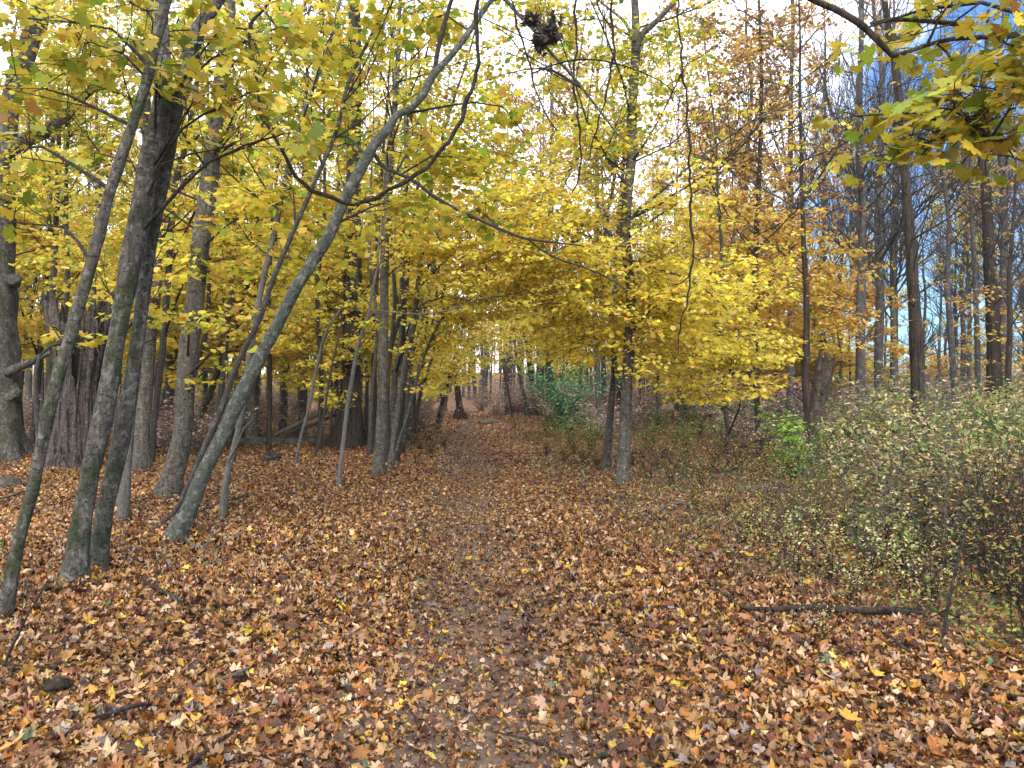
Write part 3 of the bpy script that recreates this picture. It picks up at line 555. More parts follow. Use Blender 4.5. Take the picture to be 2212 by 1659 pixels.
# yellow on the big furrowed trunk and around it
for y,n in [(80,20),(190,26),(300,30),(420,34),(540,34),(650,30),(760,22)]:
    U.blob(764,y,22.9,44,62,.8,n,'yy' if y<400 else 'y',.095,T_LO)
for (x,y,rx,ry,n) in [(680,640,80,60,40),(620,740,80,45,34),(700,800,60,40,24),(820,700,60,60,26),(650,500,90,70,40),(560,640,70,70,30),(840,180,80,110,34),(740,860,35,30,10)]:
    U.blob(x,y,22,rx,ry,1.6,n,'y' if y>450 else 'yy',.08,T_LO,nl=28)
# the central arch of yellow
for (t,a) in [(V,(900,560,15.5,90,60,1.2,22)),(V,(930,250,15,80,90,1.2,30)),(V,(850,330,15,60,80,1,18)),(V,(870,500,14.8,80,70,1.2,26)),
 (W1,(980,420,15,100,80,1.3,54)),(W1,(1000,540,15,110,70,1.3,70)),(W1,(1080,480,14.5,110,80,1.3,70)),(W1,(1020,320,15,90,60,1.2,34)),
 (W5,(1060,630,14.5,110,50,1.2,60)),(W5,(980,700,15.5,80,50,1.2,34)),(W5,(1120,560,14,110,60,1.3,60)),(W5,(930,760,16.5,60,50,1.0,12)),(W3,(960,640,16.5,80,60,1.2,22)),(W6,(940,830,17,50,36,1.0,12)),
 (X1,(1040,720,26,90,50,2.2,60)),(X1,(1000,780,28,80,40,2,40)),(X1,(930,800,28,60,50,2,26)),(X1,(1090,650,25,110,70,2.2,70)),(Y1_,(1000,800,45,55,35,3,40)),(Y1_,(950,820,44,50,40,3,24)),
 (Z1,(1130,750,38,70,50,3,60)),(Z2,(1180,720,36,90,60,3,90)),(Z2,(1100,700,38,80,50,3,50)),(Z2,(1230,640,34,100,80,3,90)),(Z4,(1210,760,40,70,50,3,40)),
 (DA,(1230,560,14,120,60,1.4,70)),(DA,(1200,660,14.5,100,60,1.4,56)),(DA,(1250,740,15,90,45,1.3,40)),(DA,(1290,640,14,80,60,1.2,36)),(DA,(1180,480,14,110,60,1.4,54)),(DA,(1270,450,14.5,90,80,1.4,30)),(DA,(1160,420,15,80,50,1.2,26)),
 (DB,(1420,560,13.6,90,60,1.2,38)),(DB,(1400,680,13.6,110,60,1.2,52)),(DB,(1490,640,13,110,70,1.3,60)),(DB,(1440,760,13.4,110,50,1.2,44)),(DB,(1330,330,13.6,100,70,1.2,26)),(DB,(1440,450,13.4,100,70,1.3,34)),(DB,(1350,200,13.5,100,80,1.3,16)),
 (GT3,(1540,700,15.5,110,60,1.3,60)),(GT3,(1490,780,16,130,45,1.9,40)),(GT3,(1590,770,15.5,90,50,1.8,32)),(GT3,(1560,845,15,80,26,1.4,20)),(GT3,(1480,825,16,80,25,1.4,14)),(GT3,(1600,600,15.5,100,60,1.3,40))]:
    t.blob(*a,palette='y' if a[1]>380 else 'yg',size=.066 if a[2]<20 else .085,t=T_LO,nl=36 if a[2]<20 else 26,L=.8)
for (t,a,p) in [(GT1,(1560,470,20,110,80,1.8,60),'gold'),(GT1,(1660,520,20.5,110,70,1.8,70),'gold'),(GT1,(1600,350,20.5,110,80,1.8,40),'rust'),(GT1,(1700,620,20,90,60,1.6,56),'gold'),(GT1,(1620,640,20,90,60,1.6,46),'gold'),(GT1,(1560,200,20.5,120,100,1.8,44),'rust'),(GT1,(1660,160,20.5,100,110,1.8,30),'rust'),
 (GT2,(1760,700,20,90,60,1.6,56),'gold'),(GT2,(1690,745,20,100,45,1.6,50),'y'),(GT2,(1780,580,20.5,80,60,1.6,34),'gold'),(GT2,(1740,460,21,90,70,1.6,26),'rust'),(GT2,(1660,830,19.5,60,28,1.3,16),'gold'),
 (BB,(1480,300,30,110,100,2.6,50),'rust'),(BB,(1400,120,30,130,100,2.6,50),'rust'),(BB,(1220,350,30,120,70,2.5,46),'rust'),(BB,(1180,280,32,90,90,2.5,34),'rust'),
 (H1,(1850,600,30,50,60,2,8),'rust'),
 (DB,(1200,60,14.5,160,90,1.6,44),'yg'),(DB,(1460,80,14.5,110,90,1.6,34),'yg'),(DB,(1290,150,14.5,90,90,1.4,24),'yg'),(DB,(1250,320,14.5,110,70,1.4,24),'yy'),(BB,(1330,260,28,170,110,3,60),'gold'),(BB,(1180,170,29,130,110,3,50),'rust'),
 (GT1,(1520,60,21,140,90,2,50),'rust'),(GT1,(1700,70,21,110,90,2,34),'rust'),(GT1,(1480,330,21,110,90,2,40),'gold'),(W1,(1080,330,16,90,80,1.5,30),'yg'),(W1,(1010,190,16,80,80,1.5,20),'yg'),
 (V,(960,120,15.5,110,80,1.4,26),'yg'),(GT2,(1800,330,21,80,130,1.6,22),'rust'),(GT1,(1640,330,20.5,110,110,1.8,34),'gold'),(H2,(2160,760,27,80,50,2,34),'gold'),(H2,(2120,440,27,90,100,2,16),'rust'),(H3,(2190,640,26,50,80,1.6,20),'rust'),(H4,(2080,700,28,90,60,2,24),'gold'),(EE,(2030,640,20,80,60,1.4,7),'rust'),(EE,(1930,700,20,70,60,1.4,6),'rust')]:
    t.blob(*a,palette=p,size=.075,t=T_LO,nl=28,L=.8)
for t,n,z0,z1,Lb_,pl,nl in [(DB,22,4,11,3.0,'yg',50),(DA,8,3.5,8,1.8,'yg',20),(EE,26,4,13,3.2,'rust',40),(H1,16,3.5,13,3.4,'rust',30),(H2,16,4,13,3.6,'rust',60),(H3,12,3,12,3,'rust',40),(H4,14,4,14,3,'rust',40),(H5,12,4,13,3,'rust',30),
   (BB,16,4,17,4,'rust',90),(CC,10,5,14,3.5,'gold',50),(GT1,18,4,14,3.4,'rust',120),(GT2,14,4,13,3.2,'gold',90),(GT3,10,3,7,2.4,'yy',60),(H6,10,3,9,2.4,'gold',60),(U,16,3,13,3.2,'yy',120),(V,14,5,10,2.4,'yg',50),(W1,10,4,9,2.2,'yg',40),(A,10,4,10,3.2,'yg',50),(C1,10,3,9,2.2,'yg',50),
   (J,10,4,8,2.2,'yg',30),(K1,8,3,8,2,'yg',40),(G1,10,4,9,2.4,'yg',40),(N1,8,3,7,1.8,'yy',24),(M1,8,3,6,1.6,'yy',20),(P1,12,3,12,2.6,'y',70),(Q1,10,3,9,2.4,'y',50),(R1,10,3,10,2.6,'y',50),(D2,8,2.5,7,2,'y',40)]:
    t.twiggy(n,z0,z1,Lb_,.022,.45,pl,nl)
for t,f in [(S1,.55),(S2,.5),(T1,.45),(W5,.6),(X2,.4),(I1,.6),(Z3,.5),(K2,.5)]:
    t.twiggy(9,t.P[-1][2]*f+.2,t.P[-1][2],.8,.012,.5,'yy',10,.075,2,3)
for t in TREES: t.done()
print('crowns',time.time()-T0,sum(t.lf.n for t in TREES))
# ================================================================== VINES, NEST, DEADWOOD
def strand(name,label,cat,pts,Y0,Y1,mat=B_VINE,seg=7,amp=.05,group=None,extra=()):
    P,Rr=px_path(pts,Y0,Y1,False); P,Rr=smooth_path(P,Rr,.06)
    u_=np.arange(len(P))[:,None]; P=P+.012*np.sin(u_*.55+[[0,2,4]])+.008*np.sin(u_*1.3+[[1,3,5]])+rng.normal(0,.002,P.shape)
    base=P[0]; r=empty(name,base,label,cat,group)
    mb=MB();tube(mb,P,Rr*(1+.12*np.sin(np.arange(len(P))*.9)),seg,amp*2,9,rng.uniform(0,6)); mb.build('stem',mat,r,colors=False,off=base)
    mb=MB()
    for i in range(6,len(P)-3,rng.integers(8,12)):
        d=rng.normal(0,1,3); d/=np.linalg.norm(d); q=P[i]; r0=Rr[i]*.4
        for k in range(4): e=q+d*rng.uniform(.05,.12)+rng.normal(0,.015,3)-[0,0,.01*k]; sticks(mb,[q],[e],r0,r0*.75); q=e; r0*=.75
    if mb.n: mb.build('side_shoot',mat,r,colors=False,off=base)
    for pts2,a,b in extra:
        P,Rr=px_path(pts2,a,b,False);P,Rr=smooth_path(P,Rr,.06); mb=MB();tube(mb,P,Rr,5,.03,9,1); mb.build('side_shoot',mat,r,colors=False,off=base)
    return r
strand('hanging_vine','thick woody vine hanging in one long loop across the leaning maple','vine',
 [(1032,-60,9),(1031,0,9),(1031,68,9),(1028,171,9),(1003,232,9),(982,285,9),(955,328,9),(920,360,9),(887,383,9),(832,420,9),(795,433,9),(763,439,9),(730,433,9),(702,424,9),(670,410,9),(632,369,8),(602,314,8),(580,275,8),(564,246,8),(556,200,7),(547,137,7),(540,68,7),(557,27,6),(585,-5,6),(600,-60,6)],8.2,7.6,
 extra=[([(548,66,4),(500,60,4),(440,64,4),(380,66,3),(345,72,2)],7.8,7.4)])
strand('hanging_vine','long vine dangling straight down right of the forked spotted maple','vine',
 [(1462,-40,4),(1470,100,4.5),(1484,230,5),(1490,342,5),(1492,450,5),(1497,560,4.5),(1484,643,4),(1470,711,3.5),(1458,779,2)],11,11,extra=[([(1492,590,3),(1475,610,3),(1450,617,2)],11,11)])
strand('hanging_vine','thin dark vine falling from the top centre to mid canopy left of the spotted maple','vine',
 [(1240,-60,5),(1245,60,5),(1241,167,5),(1246,240,4.5),(1256,310,4.5),(1250,372,4),(1238,420,3)],9.5,9.5)
strand('hanging_vine','thin vine hanging just left of the fork of the spotted maple','vine',
 [(1318,-60,6),(1322,30,5.5),(1325,100,5),(1318,170,5),(1306,215,4.5),(1296,243,4),(1285,300,3),(1270,345,2.5)],10,10,extra=[([(1320,60,4),(1295,20,4),(1280,-40,4)],10,10)])
strand('hanging_vine','slender drooping shoot under the broken patch of sky at top centre','vine',
 [(1095,-40,4),(1112,30,4),(1130,90,4.5),(1140,130,4.5),(1148,162,4.5),(1160,200,3.5),(1178,240,3),(1200,280,2.5)],8.6,8.6,
 extra=[([(1148,160,4),(1190,142,4),(1240,130,4),(1285,129,4),(1340,140,3.5),(1395,160,3),(1440,185,2.5),(1490,240,2)],8.6,9.2),
        ([(1072,60,3),(1100,78,3),(1125,110,3),(1165,135,3),(1220,165,3)],8.6,8.6)])
# clump of dead leaves and sticks caught in the arching branch
nr=empty('leaf_nest',at(1172,78,8.55),'ragged dark clump of dead leaves caught in the arching branch at top centre','nest')
mb=MB(); n=260; c0=at(1172,80,8.55)
pos=np.vstack([c0+rng.normal(0,1,(44,3))*[.05,.05,.05],c0+[-.03,0,-.10]+rng.normal(0,1,(14,3))*[.02,.02,.05],c0+[.10,0,.03]+rng.normal(0,1,(14,3))*[.04,.03,.03],at(1150,45,8.55)+rng.normal(0,1,(16,3))*[.06,.03,.025],at(1196,42,8.55)+rng.normal(0,.025,(8,3))]);n=len(pos)
leaves(mb,pos,rng.uniform(0,6.3,n),rng.normal(-.9,.7,n),rng.normal(0,.9,n),rng.uniform(.045,.095,n),np.array([.045,.036,.03])*rng.uniform(.4,1.7,(n,1)),curl(T_HI,1.0,.7,.3))
mb.build('dead_leaf_mass',M_LITTER,nr,smooth=False,off=c0)
mb=MB(); A_=c0+rng.normal(0,.07,(40,3)); d=rng.normal(0,1,(40,3)); sticks(mb,A_,A_+d*.17,.004,.002); mb.build('sticks',B_TWIG,nr,colors=False,off=c0)

def log(name,label,cat,pts,mat,seg=14,amp=.07,extra=(),lift=.0,group=None):
    """lies on the ground: points (px,py,width_px[,height])"""
    P=[];Rr=[]
    for q in pts:
        g=G(q[0],q[1]+4); r=q[2]/2/FX*g[1]; h=(q[3] if len(q)>3 else 0)+(.052 if g[1]<12 else 0)
        P.append(g+np.array([0,0,r*.7+h+lift]));Rr.append(r)
    P,Rr=smooth_path(P,Rr,max(.03,np.mean(Rr)*.8)); base=P[0].copy(); base[2]-=Rr[0]
    if extra:
        root=empty(name,base,label,cat,group); mb=MB();tube(mb,P,Rr,seg,amp,1.5/np.mean(Rr)/3,rng.uniform(0,6)); mb.build('main_limb',mat,root,colors=False,off=base)
        for e in extra:
            Q=[];S=[]
            for q in e:
                g=G(q[0],q[1]+4) ; r=q[2]/2/FX*g[1]; h=(q[3] if len(q)>3 else 0)+(.05 if g[1]<12 else 0)
                Q.append(g+np.array([0,0,r*.7+h]));S.append(r)
            Q,S=smooth_path(Q,S,.04); mb=MB();tube(mb,Q,S,6,.05,9,1); mb.build('side_branch',mat,root,colors=False,off=base)
        return root
    mb=MB();tube(mb,P,Rr,seg,amp,1.5/np.mean(Rr)/3,rng.uniform(0,6)); o=mb.build(name,mat,None,colors=False,off=base); o.location=base.tolist()
    return tag(o,label,cat,group)
log('fallen_log','mossy dark fallen log lying behind the grey maple and leaning trunk','log',[(325,966,20),(400,964,24),(470,962,24),(530,960,22),(600,958,20),(665,957,18),(735,956,16)],B_MOSS)
log('fallen_limb','long dead limb sloping up rightward to the dark furrowed trunk','dead limb',[(595,956,8,.25),(640,956,9,.55),(690,956,9,.9),(728,956,8,1.25),(745,956,6,1.4)],B_PALE,8)
log('fallen_limb','second dead limb lying lower under the sloping dead limb','dead limb',[(610,958,7,.3),(650,957,8,.45),(690,957,8,.65),(735,956,6,.9)],B_DEAD,8)
log('fallen_log','dark weathered log lying behind the furrowed tree clump','log',[(705,960,14),(790,958,13),(860,950,12),(905,944,10)],B_DARK)
log('fallen_log','bleached short log at the far end of the path','log',[(1036,913,9),(1058,911,9),(1080,909,7)],B_PALE,8)
log('fallen_log','grey half-buried log in the low brush right of the path','log',[(1588,1060,15),(1620,1060,17),(1655,1064,16),(1680,1066,12)],B_PALE)
log('fallen_branch','long dark fallen branch lying across the leaves in the right foreground','fallen branch',
 [(1548,1292,6),(1576,1300,8),(1588,1318,8),(1620,1328,10),(1668,1333,12),(1729,1328,13),(1798,1332,15),(1860,1336,15),(1917,1337,17),(2003,1340,17),(2060,1346,13),(2120,1352,7)],B_DARK,12,.06,
 extra=[[(1668,1335,7),(1656,1345,6),(1648,1352,4)],[(1800,1334,6),(1797,1350,5)],[(1576,1300,4),(1600,1270,3,.03),(1640,1240,2,.05)]])
log('curved_stick','bent grey stick lying on leaves right of the path beyond the spotted maple','stick',[(1423,1112,5),(1440,1098,6),(1465,1093,6),(1490,1097,6),(1503,1101,4)],B_PALE,7)
log('fallen_stick','dark thin stick pointing down-right on leaves below the twin-stem maple','stick',[(301,1260,5),(320,1272,6),(342,1285,7),(386,1306,7),(430,1316,5),(474,1322,4)],B_TWIG,7,extra=[[(342,1285,4),(338,1250,3,.05),(350,1225,2,.1)]])
log('rotten_chunk','small black rotten chunk of wood in the lower left leaves','wood chunk',[(92,1512,16),(108,1508,26),(126,1505,30),(145,1502,24),(157,1500,12)],B_DARK,10,.12)
log('fallen_stick','dark stick on leaves lowest on the left side','stick',[(200,1575,7),(239,1562,8),(280,1550,9),(316,1540,7)],B_TWIG,7)
log('fallen_stick','bleached white stick on leaves in the lower left foreground','stick',[(420,1500,6),(455,1492,9),(499,1480,8),(520,1470,9),(540,1460,6)],B_PALE,7)
log('fallen_stick','dark branch running to the bottom edge left of centre','stick',[(405,1690,10),(430,1660,10),(470,1628,9),(503,1604,7)],B_TWIG,8)
log('fallen_stick','straight thin grey stick at the left edge of the leaves','stick',[(0,1452,5),(60,1457,5),(110,1458,5),(160,1458,3)],B_TWIG,6)
log('fallen_stick','thin dark stick near the bottom right edge','stick',[(2112,1502,5),(2135,1514,7),(2157,1521,7),(2185,1524,7),(2240,1526,7)],B_TWIG,7,extra=[[(2120,1560,5),(2090,1580,6),(2060,1592,5),(2010,1575,4)]])
log('fallen_stick','slightly bent dark stick at the bottom centre of the path','stick',[(1060,1600,3),(1110,1612,5),(1160,1625,6),(1195,1642,6),(1230,1660,5)],B_TWIG,7)
log('fallen_stick','short dark stick in leaves under the long fallen branch','stick',[(1912,1384,8),(1930,1398,9),(1945,1412,8),(1966,1424,6)],B_DARK,8)
log('fallen_stick','forked dry stick in the leaves beneath the leaning maple','stick',[(400,1172,4),(425,1190,4),(455,1205,4),(480,1225,3)],B_PALE,6,extra=[[(440,1198,3),(462,1165,3,.08),(490,1140,2,.14)],[(455,1205,2),(500,1180,2,.05),(530,1160,2,.06)]])
log('fallen_stick','thin bleached twigs lying together in the right foreground leaves','stick',[(2000,1500,4),(2040,1495,5),(2100,1492,3)],B_PALE,6,extra=[[(2010,1508,3),(2060,1500,3),(2110,1497,2)]])
log('fallen_stick','small stick crossing leaves behind the leaning sapling','stick',[(0,1082,5),(25,1076,6),(50,1066,5),(75,1062,3)],B_PALE,6)
log('fallen_stick','thin branch lying across the leaves between leaning maple and pale-foot tree','stick',[(395,1130,4),(440,1112,4,.03),(480,1098,4,.05),(535,1070,3,.03)],B_THIN,6)
def rock(label,px,py,w,h,col,name='rock'):
    g=G(px,py); Y=g[1]; a,b=w/2/FX*Y,h/FX*Y; u=np.linspace(0,math.pi,14);v=np.linspace(0,2*math.pi,23)[:-1]
    A_,B_=np.meshgrid(u,v,indexing='ij'); s=rng.uniform(0,6); rr=1+.12*np.sin(3*B_+s)+.10*np.sin(4*A_+2*B_+s*2)+.05*np.sin(7*A_-5*B_)+.03*np.sin(13*A_+11*B_)
    V=np.stack([a*rr*np.sin(A_)*np.cos(B_),a*.8*rr*np.sin(A_)*np.sin(B_),b*.85*rr*np.cos(A_)],-1).reshape(-1,3)
    n=22;i=np.arange(13)[:,None]*n;j=np.arange(n)[None];Fc=np.stack([i+j,i+(j+1)%n,i+n+(j+1)%n,i+n+j],-1).reshape(-1,4)
    mb=MB();mb.add(V,Fc);o=mb.build(name,bark_mat('stone_'+label[:9].replace(' ','_'),tuple(np.array(col)*.8),col,.1,.3,.4,.1,.8),None,colors=False); o.location=g.tolist(); return tag(o,label,'rock' if name=='rock' else 'stump')
rock('small bluish grey stone on leaves between grey maple and leaning maple',441,1000,26,12,(.26,.28,.32))
rock('rounded brown-grey stone in leaves left of the path foreground',541,1282,27,13,(.20,.16,.13))
rock('flat brown-grey stone right of the rounded stone',596,1300,30,10,(.24,.18,.16))
rock('weathered lumpy old stump at the left edge behind the leaning sapling',18,1052,58,26,(.16,.13,.11),'old_stump')
rock('low dark root lump on leaves right of the pale-foot tree',586,996,50,20,(.09,.07,.055),'root_lump')
# hollow broken snag on the left: fluted shell with a ragged rim
def snag():
    g=G(152,1014); Y=g[1]; n=96; m=34; sc=Y/FX
    root=empty('broken_stump',g,'tall hollow dead stump with jagged broken top, behind the leaning sapling','dead tree')
    a=np.linspace(0,2*math.pi,n,endpoint=False); V=[]
    rim=(370+26*np.sin(a*2+.4)+18*np.sin(5*a+1)+14*np.sin(9*a+2)+10*np.sin(17*a)+rng.normal(0,9,n))*sc
    rim+=np.where(np.cos(a-0.15*math.pi)>.75,40*sc,0)*rng.uniform(.4,1,n); rim-=np.where(np.abs(np.mod(a-4.9,6.283))<.35,150*sc,0)
    rim*=.93
    for k in range(m):
        t=k/(m-1); z=rim*t
        tz=z/(370*sc)
        rx=(54-16*np.exp(-((tz-.45)/.3)**2)+8*tz**3*1.5+10*np.exp(-tz*9))*sc; 
        fl=1+.07*np.sin(11*a+1.2*np.sin(3*tz+a))+.05*np.sin(23*a+2*tz)+.06*np.sin(4*a+2*tz*3)+.03*np.sin(37*a+9*tz)
        cx=(0+22*tz)*sc
        V.append(np.stack([cx+rx*fl*np.cos(a),.85*rx*fl*np.sin(a),z-.04],-1))
    V=np.concatenate(V); i=np.arange(m-1)[:,None]*n;j=np.arange(n)[None];Fc=np.stack([i+j,i+(j+1)%n,i+n+(j+1)%n,i+n+j],-1).reshape(-1,4)
    mb=MB();mb.add(V,Fc); mb.build('outer_shell',B_DEAD,root,colors=False)
    V2=V*np.array([.86,.86,.985])+np.array([.02*sc*22,0,0]); mb=MB();mb.add(V2,Fc[:,::-1]); mb.build('hollow_core',B_DARK,root,colors=False)
    for k,(px,py,wd,tx,ty) in enumerate([(196,690,16,206,622),(128,700,12,116,640),(188,700,12,176,640),(214,720,18,228,668),(140,720,10,134,668)]):
        P,Rr=px_path([(px,py,wd),((px+tx)/2,(py+ty)/2,wd*.7),(tx,ty,2)],Y,Y,False); P,Rr=smooth_path(P,Rr,.05)
        mb=MB();tube(mb,P,Rr,7,.12,8,k); mb.build('splinter',B_DEAD,root,colors=False,off=g)
    return root
snag()
# leaning broken snag, right
def rsnag():
    P,Rr=px_path([(1752,1010,34),(1754,960,32),(1759,910,31),(1768,860,32),(1777,820,34),(1784,790,36),(1787,776,32)],None,None)
    root=empty('broken_snag',P[0],'short rotten brown snag leaning right with snapped top in the right brush','dead tree')
    Q,S=smooth_path(P,Rr,.06); mb=MB();tube(mb,Q,S,22,.09,4,2.0,cap=False)
    c=len(Q)*22-22; V=mb.v[0]; V[c:,2]+=rng.uniform(-.12,.16,22); mb.add(np.vstack([V[c:],Q[-1:]-[[0,0,.2]]]),np.stack([np.arange(22),(np.arange(22)+1)%22,np.full(22,22)],-1))
    mb.build('trunk',B_BROWN,root,colors=False,off=P[0])
    for k,pts in enumerate([[(1775,850,8),(1790,812,6),(1803,786,3)],[(1790,780,7),(1800,774,5),(1812,770,2)],[(1768,800,9),(1771,780,6),(1773,766,2)]]):
        Q,S=px_path(pts,P[0][1]-.15,P[0][1]-.15,False);Q,S=smooth_path(Q,S,.05); mb=MB();tube(mb,Q,S,6,.1,8,k);mb.build('splinter',B_DEAD,root,colors=False,off=P[0])
rsnag()
# upright dead twigs in the foreground
def twiglet(label,pts,extra):
    P,Rr=px_path(pts,None,None); Q,S=smooth_path(P,Rr,.05); root=empty('dead_twig',P[0],label,'twig')
    mb=MB();tube(mb,Q,S,6,.05,9,1);mb.build('stem',B_TWIG,root,colors=False,off=P[0])
    for e in extra:
        Q,S=px_path(e,P[0][1],P[0][1]+.2,False);Q,S=smooth_path(Q,S,.05);mb=MB();tube(mb,Q,S,5,.03,9,1);mb.build('side_shoot',B_TWIG,root,colors=False,off=P[0])
twiglet('bare dark stick standing upright beside the long fallen branch',[(2030,1398,7),(2047,1314,7),(2060,1250,7),(2071,1201,7),(2082,1165,6),(2090,1140,4)],[[(2050,1312,4),(2020,1330,3),(1990,1345,2)],[(2062,1245,3),(2080,1230,2),(2096,1222,1.5)]])
twiglet('thin dark twig leaning in the leaves at the lower left edge',[(-5,1450,8),(20,1410,7),(44,1362,6),(62,1325,5),(80,1295,5),(99,1262,4)],[[(44,1362,4),(48,1320,3),(54,1262,2)],[(62,1325,3),(70,1290,2),(66,1265,1.5)]])
print('dead',time.time()-T0)
# ================================================================== BACKGROUND TREES (prototypes + copies)
def proto(name,label,cat,H,r,c0,spread,nb,palette,nleaf,group,bark='far',maxlev=3,nch=4,flat=False,lsize=.10):
    root=empty(name,(0,0,0),label,cat,group)
    k=9; P=[np.array([rng.normal(0,.03*i**.7) if i else 0,rng.normal(0,.03*i**.7) if i else 0,H*i/(k-1)-(.1 if i==0 else 0)]) for i in range(k)]
    Rr=[r*(1-i/(k-1)*.85) for i in range(k)]
    P,Rr=smooth_path(P,Rr,.5); mb=MB();tube(mb,P,Rr,8,.04,2,rng.uniform(0,6),flare=.4); mb.build('trunk',BARKS[bark],root,colors=False)
    segs=[];lp=[]
    for b in range(nb):
        z=H*(c0+(1-c0)*rng.uniform(0,1)**.9*.97); i=int(np.argmin(np.abs(P[:,2]-z))); az=b*2.4+rng.normal(0,.3)
        el=rng.uniform(.0,.25) if flat else rng.uniform(.5,1.1)
        d=np.array([math.cos(az)*math.cos(el),math.sin(az)*math.cos(el),math.sin(el)])
        grow(segs,lp,P[i],d,spread*(1-.65*(z/H-c0)/(1-c0))*rng.uniform(.6,1.1),Rr[i]*.45,1,maxlev,nch)
    A_=np.array([s[0] for s in segs]);B_=np.array([s[1] for s in segs]); ra=np.maximum([s[2] for s in segs],.004);rb=np.maximum([s[3] for s in segs],.003)
    mb=MB();sticks(mb,A_,B_,ra,rb); mb.build('branches',B_TWIG if bark!='far' else BARKS['far'],root,colors=False)
    if nleaf:
        lp=np.array(lp); sel=lp[rng.integers(0,len(lp),nleaf)]+rng.normal(0,.12,(nleaf,3))
        mb=MB();sprays(mb,None,sel,palette,lsize,T_LO,nl=9 if not flat else 16,L=.6,flat=.4); mb.build('crown',M_LEAF,root,smooth=False)
    return root
def dup(root,loc,rz,sc):
    r=root.copy();C.objects.link(r); r.location=loc;r.rotation_euler=(0,0,rz);r.scale=(sc[0],sc[0],sc[1])
    for ch in list(root.children):
        c=ch.copy();C.objects.link(c);c.parent=r
    return r
PR=[proto('bare_tree','tall bare twiggy tree standing deep in the woods','tree',21,.17,.22,4.6,32,None,0,'tall bare trees deep in the woods',nch=6),
    proto('rusty_tree','tall thin-leaved rusty brown tree standing deep in the woods','tree',20,.19,.28,4.5,22,'rust',700,'rusty leaved trees deep in the woods'),
    proto('yellow_tree','tall tree with thinning yellow leaves standing deep in the woods','tree',17,.13,.25,4.0,22,'yy',900,'tall yellow leaved trees deep in the woods'),
    proto('yellow_understory_tree','small understory tree with flat layers of yellow leaves, back in the woods','tree',8,.06,.22,3.0,20,'y',850,'small yellow understory trees','thin',2,5,True),
    proto('thin_pole_tree','slim straight pole-like tree far back in the woods','tree',15,.10,.45,2.6,14,'yy',160,'slim pole trees far back in the woods','far'),
    proto('golden_understory_tree','small understory tree with golden orange leaves, back in the woods right of the path','tree',9,.07,.2,3.2,20,'gold',800,'small golden understory trees','thin',2,5,True)]
BTW=MB()
placed=[];used=set()
def pathx(y): return -.06*y+.1
def put(k,x,y,s=None):
    s=s or (rng.uniform(.75,1.2),rng.uniform(.85,1.15)); z=float(gz(x,y)); rz=rng.uniform(0,6.28)
    if k in used: dup(PR[k],(x,y,z),rz,s)
    else:
        used.add(k);o=PR[k];o.location=(x,y,z);o.rotation_euler=(0,0,rz);o.scale=(s[0],s[0],s[1])
    placed.append((x,y))
def scatter(k,n,y0,y1,a0,a1,gap):
    """a0..a1: lateral slope range x/y"""
    c=0;tries=0
    while c<n and tries<4000:
        tries+=1; y=math.sqrt(rng.uniform(y0*y0,y1*y1)); x=rng.uniform(a0,a1)*y
        if abs(x-pathx(y))<(2.2 if y<56 else 0): continue
        if any((x-p)**2+(y-q)**2<gap*gap for p,q in placed): continue
        put(k,x,y); c+=1
scatter(4,70,26,75,-.72,-.08,1.1)
scatter(4,18,32,75,.02,.72,1.3)
scatter(0,12,30,75,-.72,-.05,2.0)
scatter(0,20,22,60,.28,.76,1.8)
scatter(0,6,45,75,-.05,.28,1.6)
scatter(1,8,34,70,-.1,.3,2.5)
scatter(1,4,30,60,.28,.74,2.0)
scatter(2,12,26,60,-.72,-.1,2.2)
scatter(2,4,45,70,-.1,.25,2.0)
scatter(3,26,20,48,-.72,-.10,1.6)
scatter(3,8,36,60,-.02,.22,2.0)
scatter(5,7,30,50,.2,.5,2.2)
for k_,n_,a0,a1 in ((3,6,.2,.5),(5,6,.25,.55),(0,12,.4,.78),(3,8,-.7,-.1)):
    c_=0
    while c_<n_:
        y=rng.uniform(38,66); x=rng.uniform(a0,a1)*y
        if any((x-p)**2+(y-q)**2<4 for p,q in placed): continue
        put(k_,x,y,(rng.uniform(.8,1.1),rng.uniform(.45,.62))); c_+=1
print('bg',time.time()-T0,len(placed))
# far-off wood
def farwood():
    n=1500; y=rng.uniform(74,130,n);x=rng.uniform(-.9,.9,n)*y; z=np.full(n,-.5)
    A_=np.stack([x,y,z],-1); h=rng.uniform(8,19,n)*np.where(x/y>.2,.42,1); B_=A_+np.stack([rng.normal(0,.6,n),rng.normal(0,.5,n),h],-1)
    r=rng.uniform(.05,.2,n); mb=MB(); g=rng.uniform(.8,1.2,(n,1)); sticks(mb,A_,B_,r,r*.3)
    m=14000; i=rng.integers(0,n,m); q=A_[i]+(B_[i]-A_[i])*rng.uniform(.25,1,(m,1)); d=rng.normal(0,1,(m,3))*np.array([1.3,1,.6])+np.array([0,0,1.0]); sticks(mb,q,q+d*1.1,.025,.008)
    o=mb.build('distant_wood',B_FAR,colors=False); tag(o,'distant mass of grey trunks and bare twigs closing the view behind all the trees','woodland',kind='stuff')
    mb=MB(); m=20000; i=rng.integers(0,n,m); q=A_[i]+(B_[i]-A_[i])*(rng.uniform(.03,1,(m,1))); q=q+rng.normal(0,1.3,(m,3))
    c=np.where((q[:,0:1]>8),pal('rust',m),pal('yy',m)); leaves(mb,q,rng.uniform(0,6.3,m),rng.normal(0,.5,m),rng.normal(0,.5,m),rng.uniform(.15,.35,m),c,T_LO)
    o=mb.build('distant_foliage',M_LEAF,smooth=False); tag(o,'thin scattered yellow and rusty foliage among the far-off grey trunks','woodland',kind='stuff')
farwood()
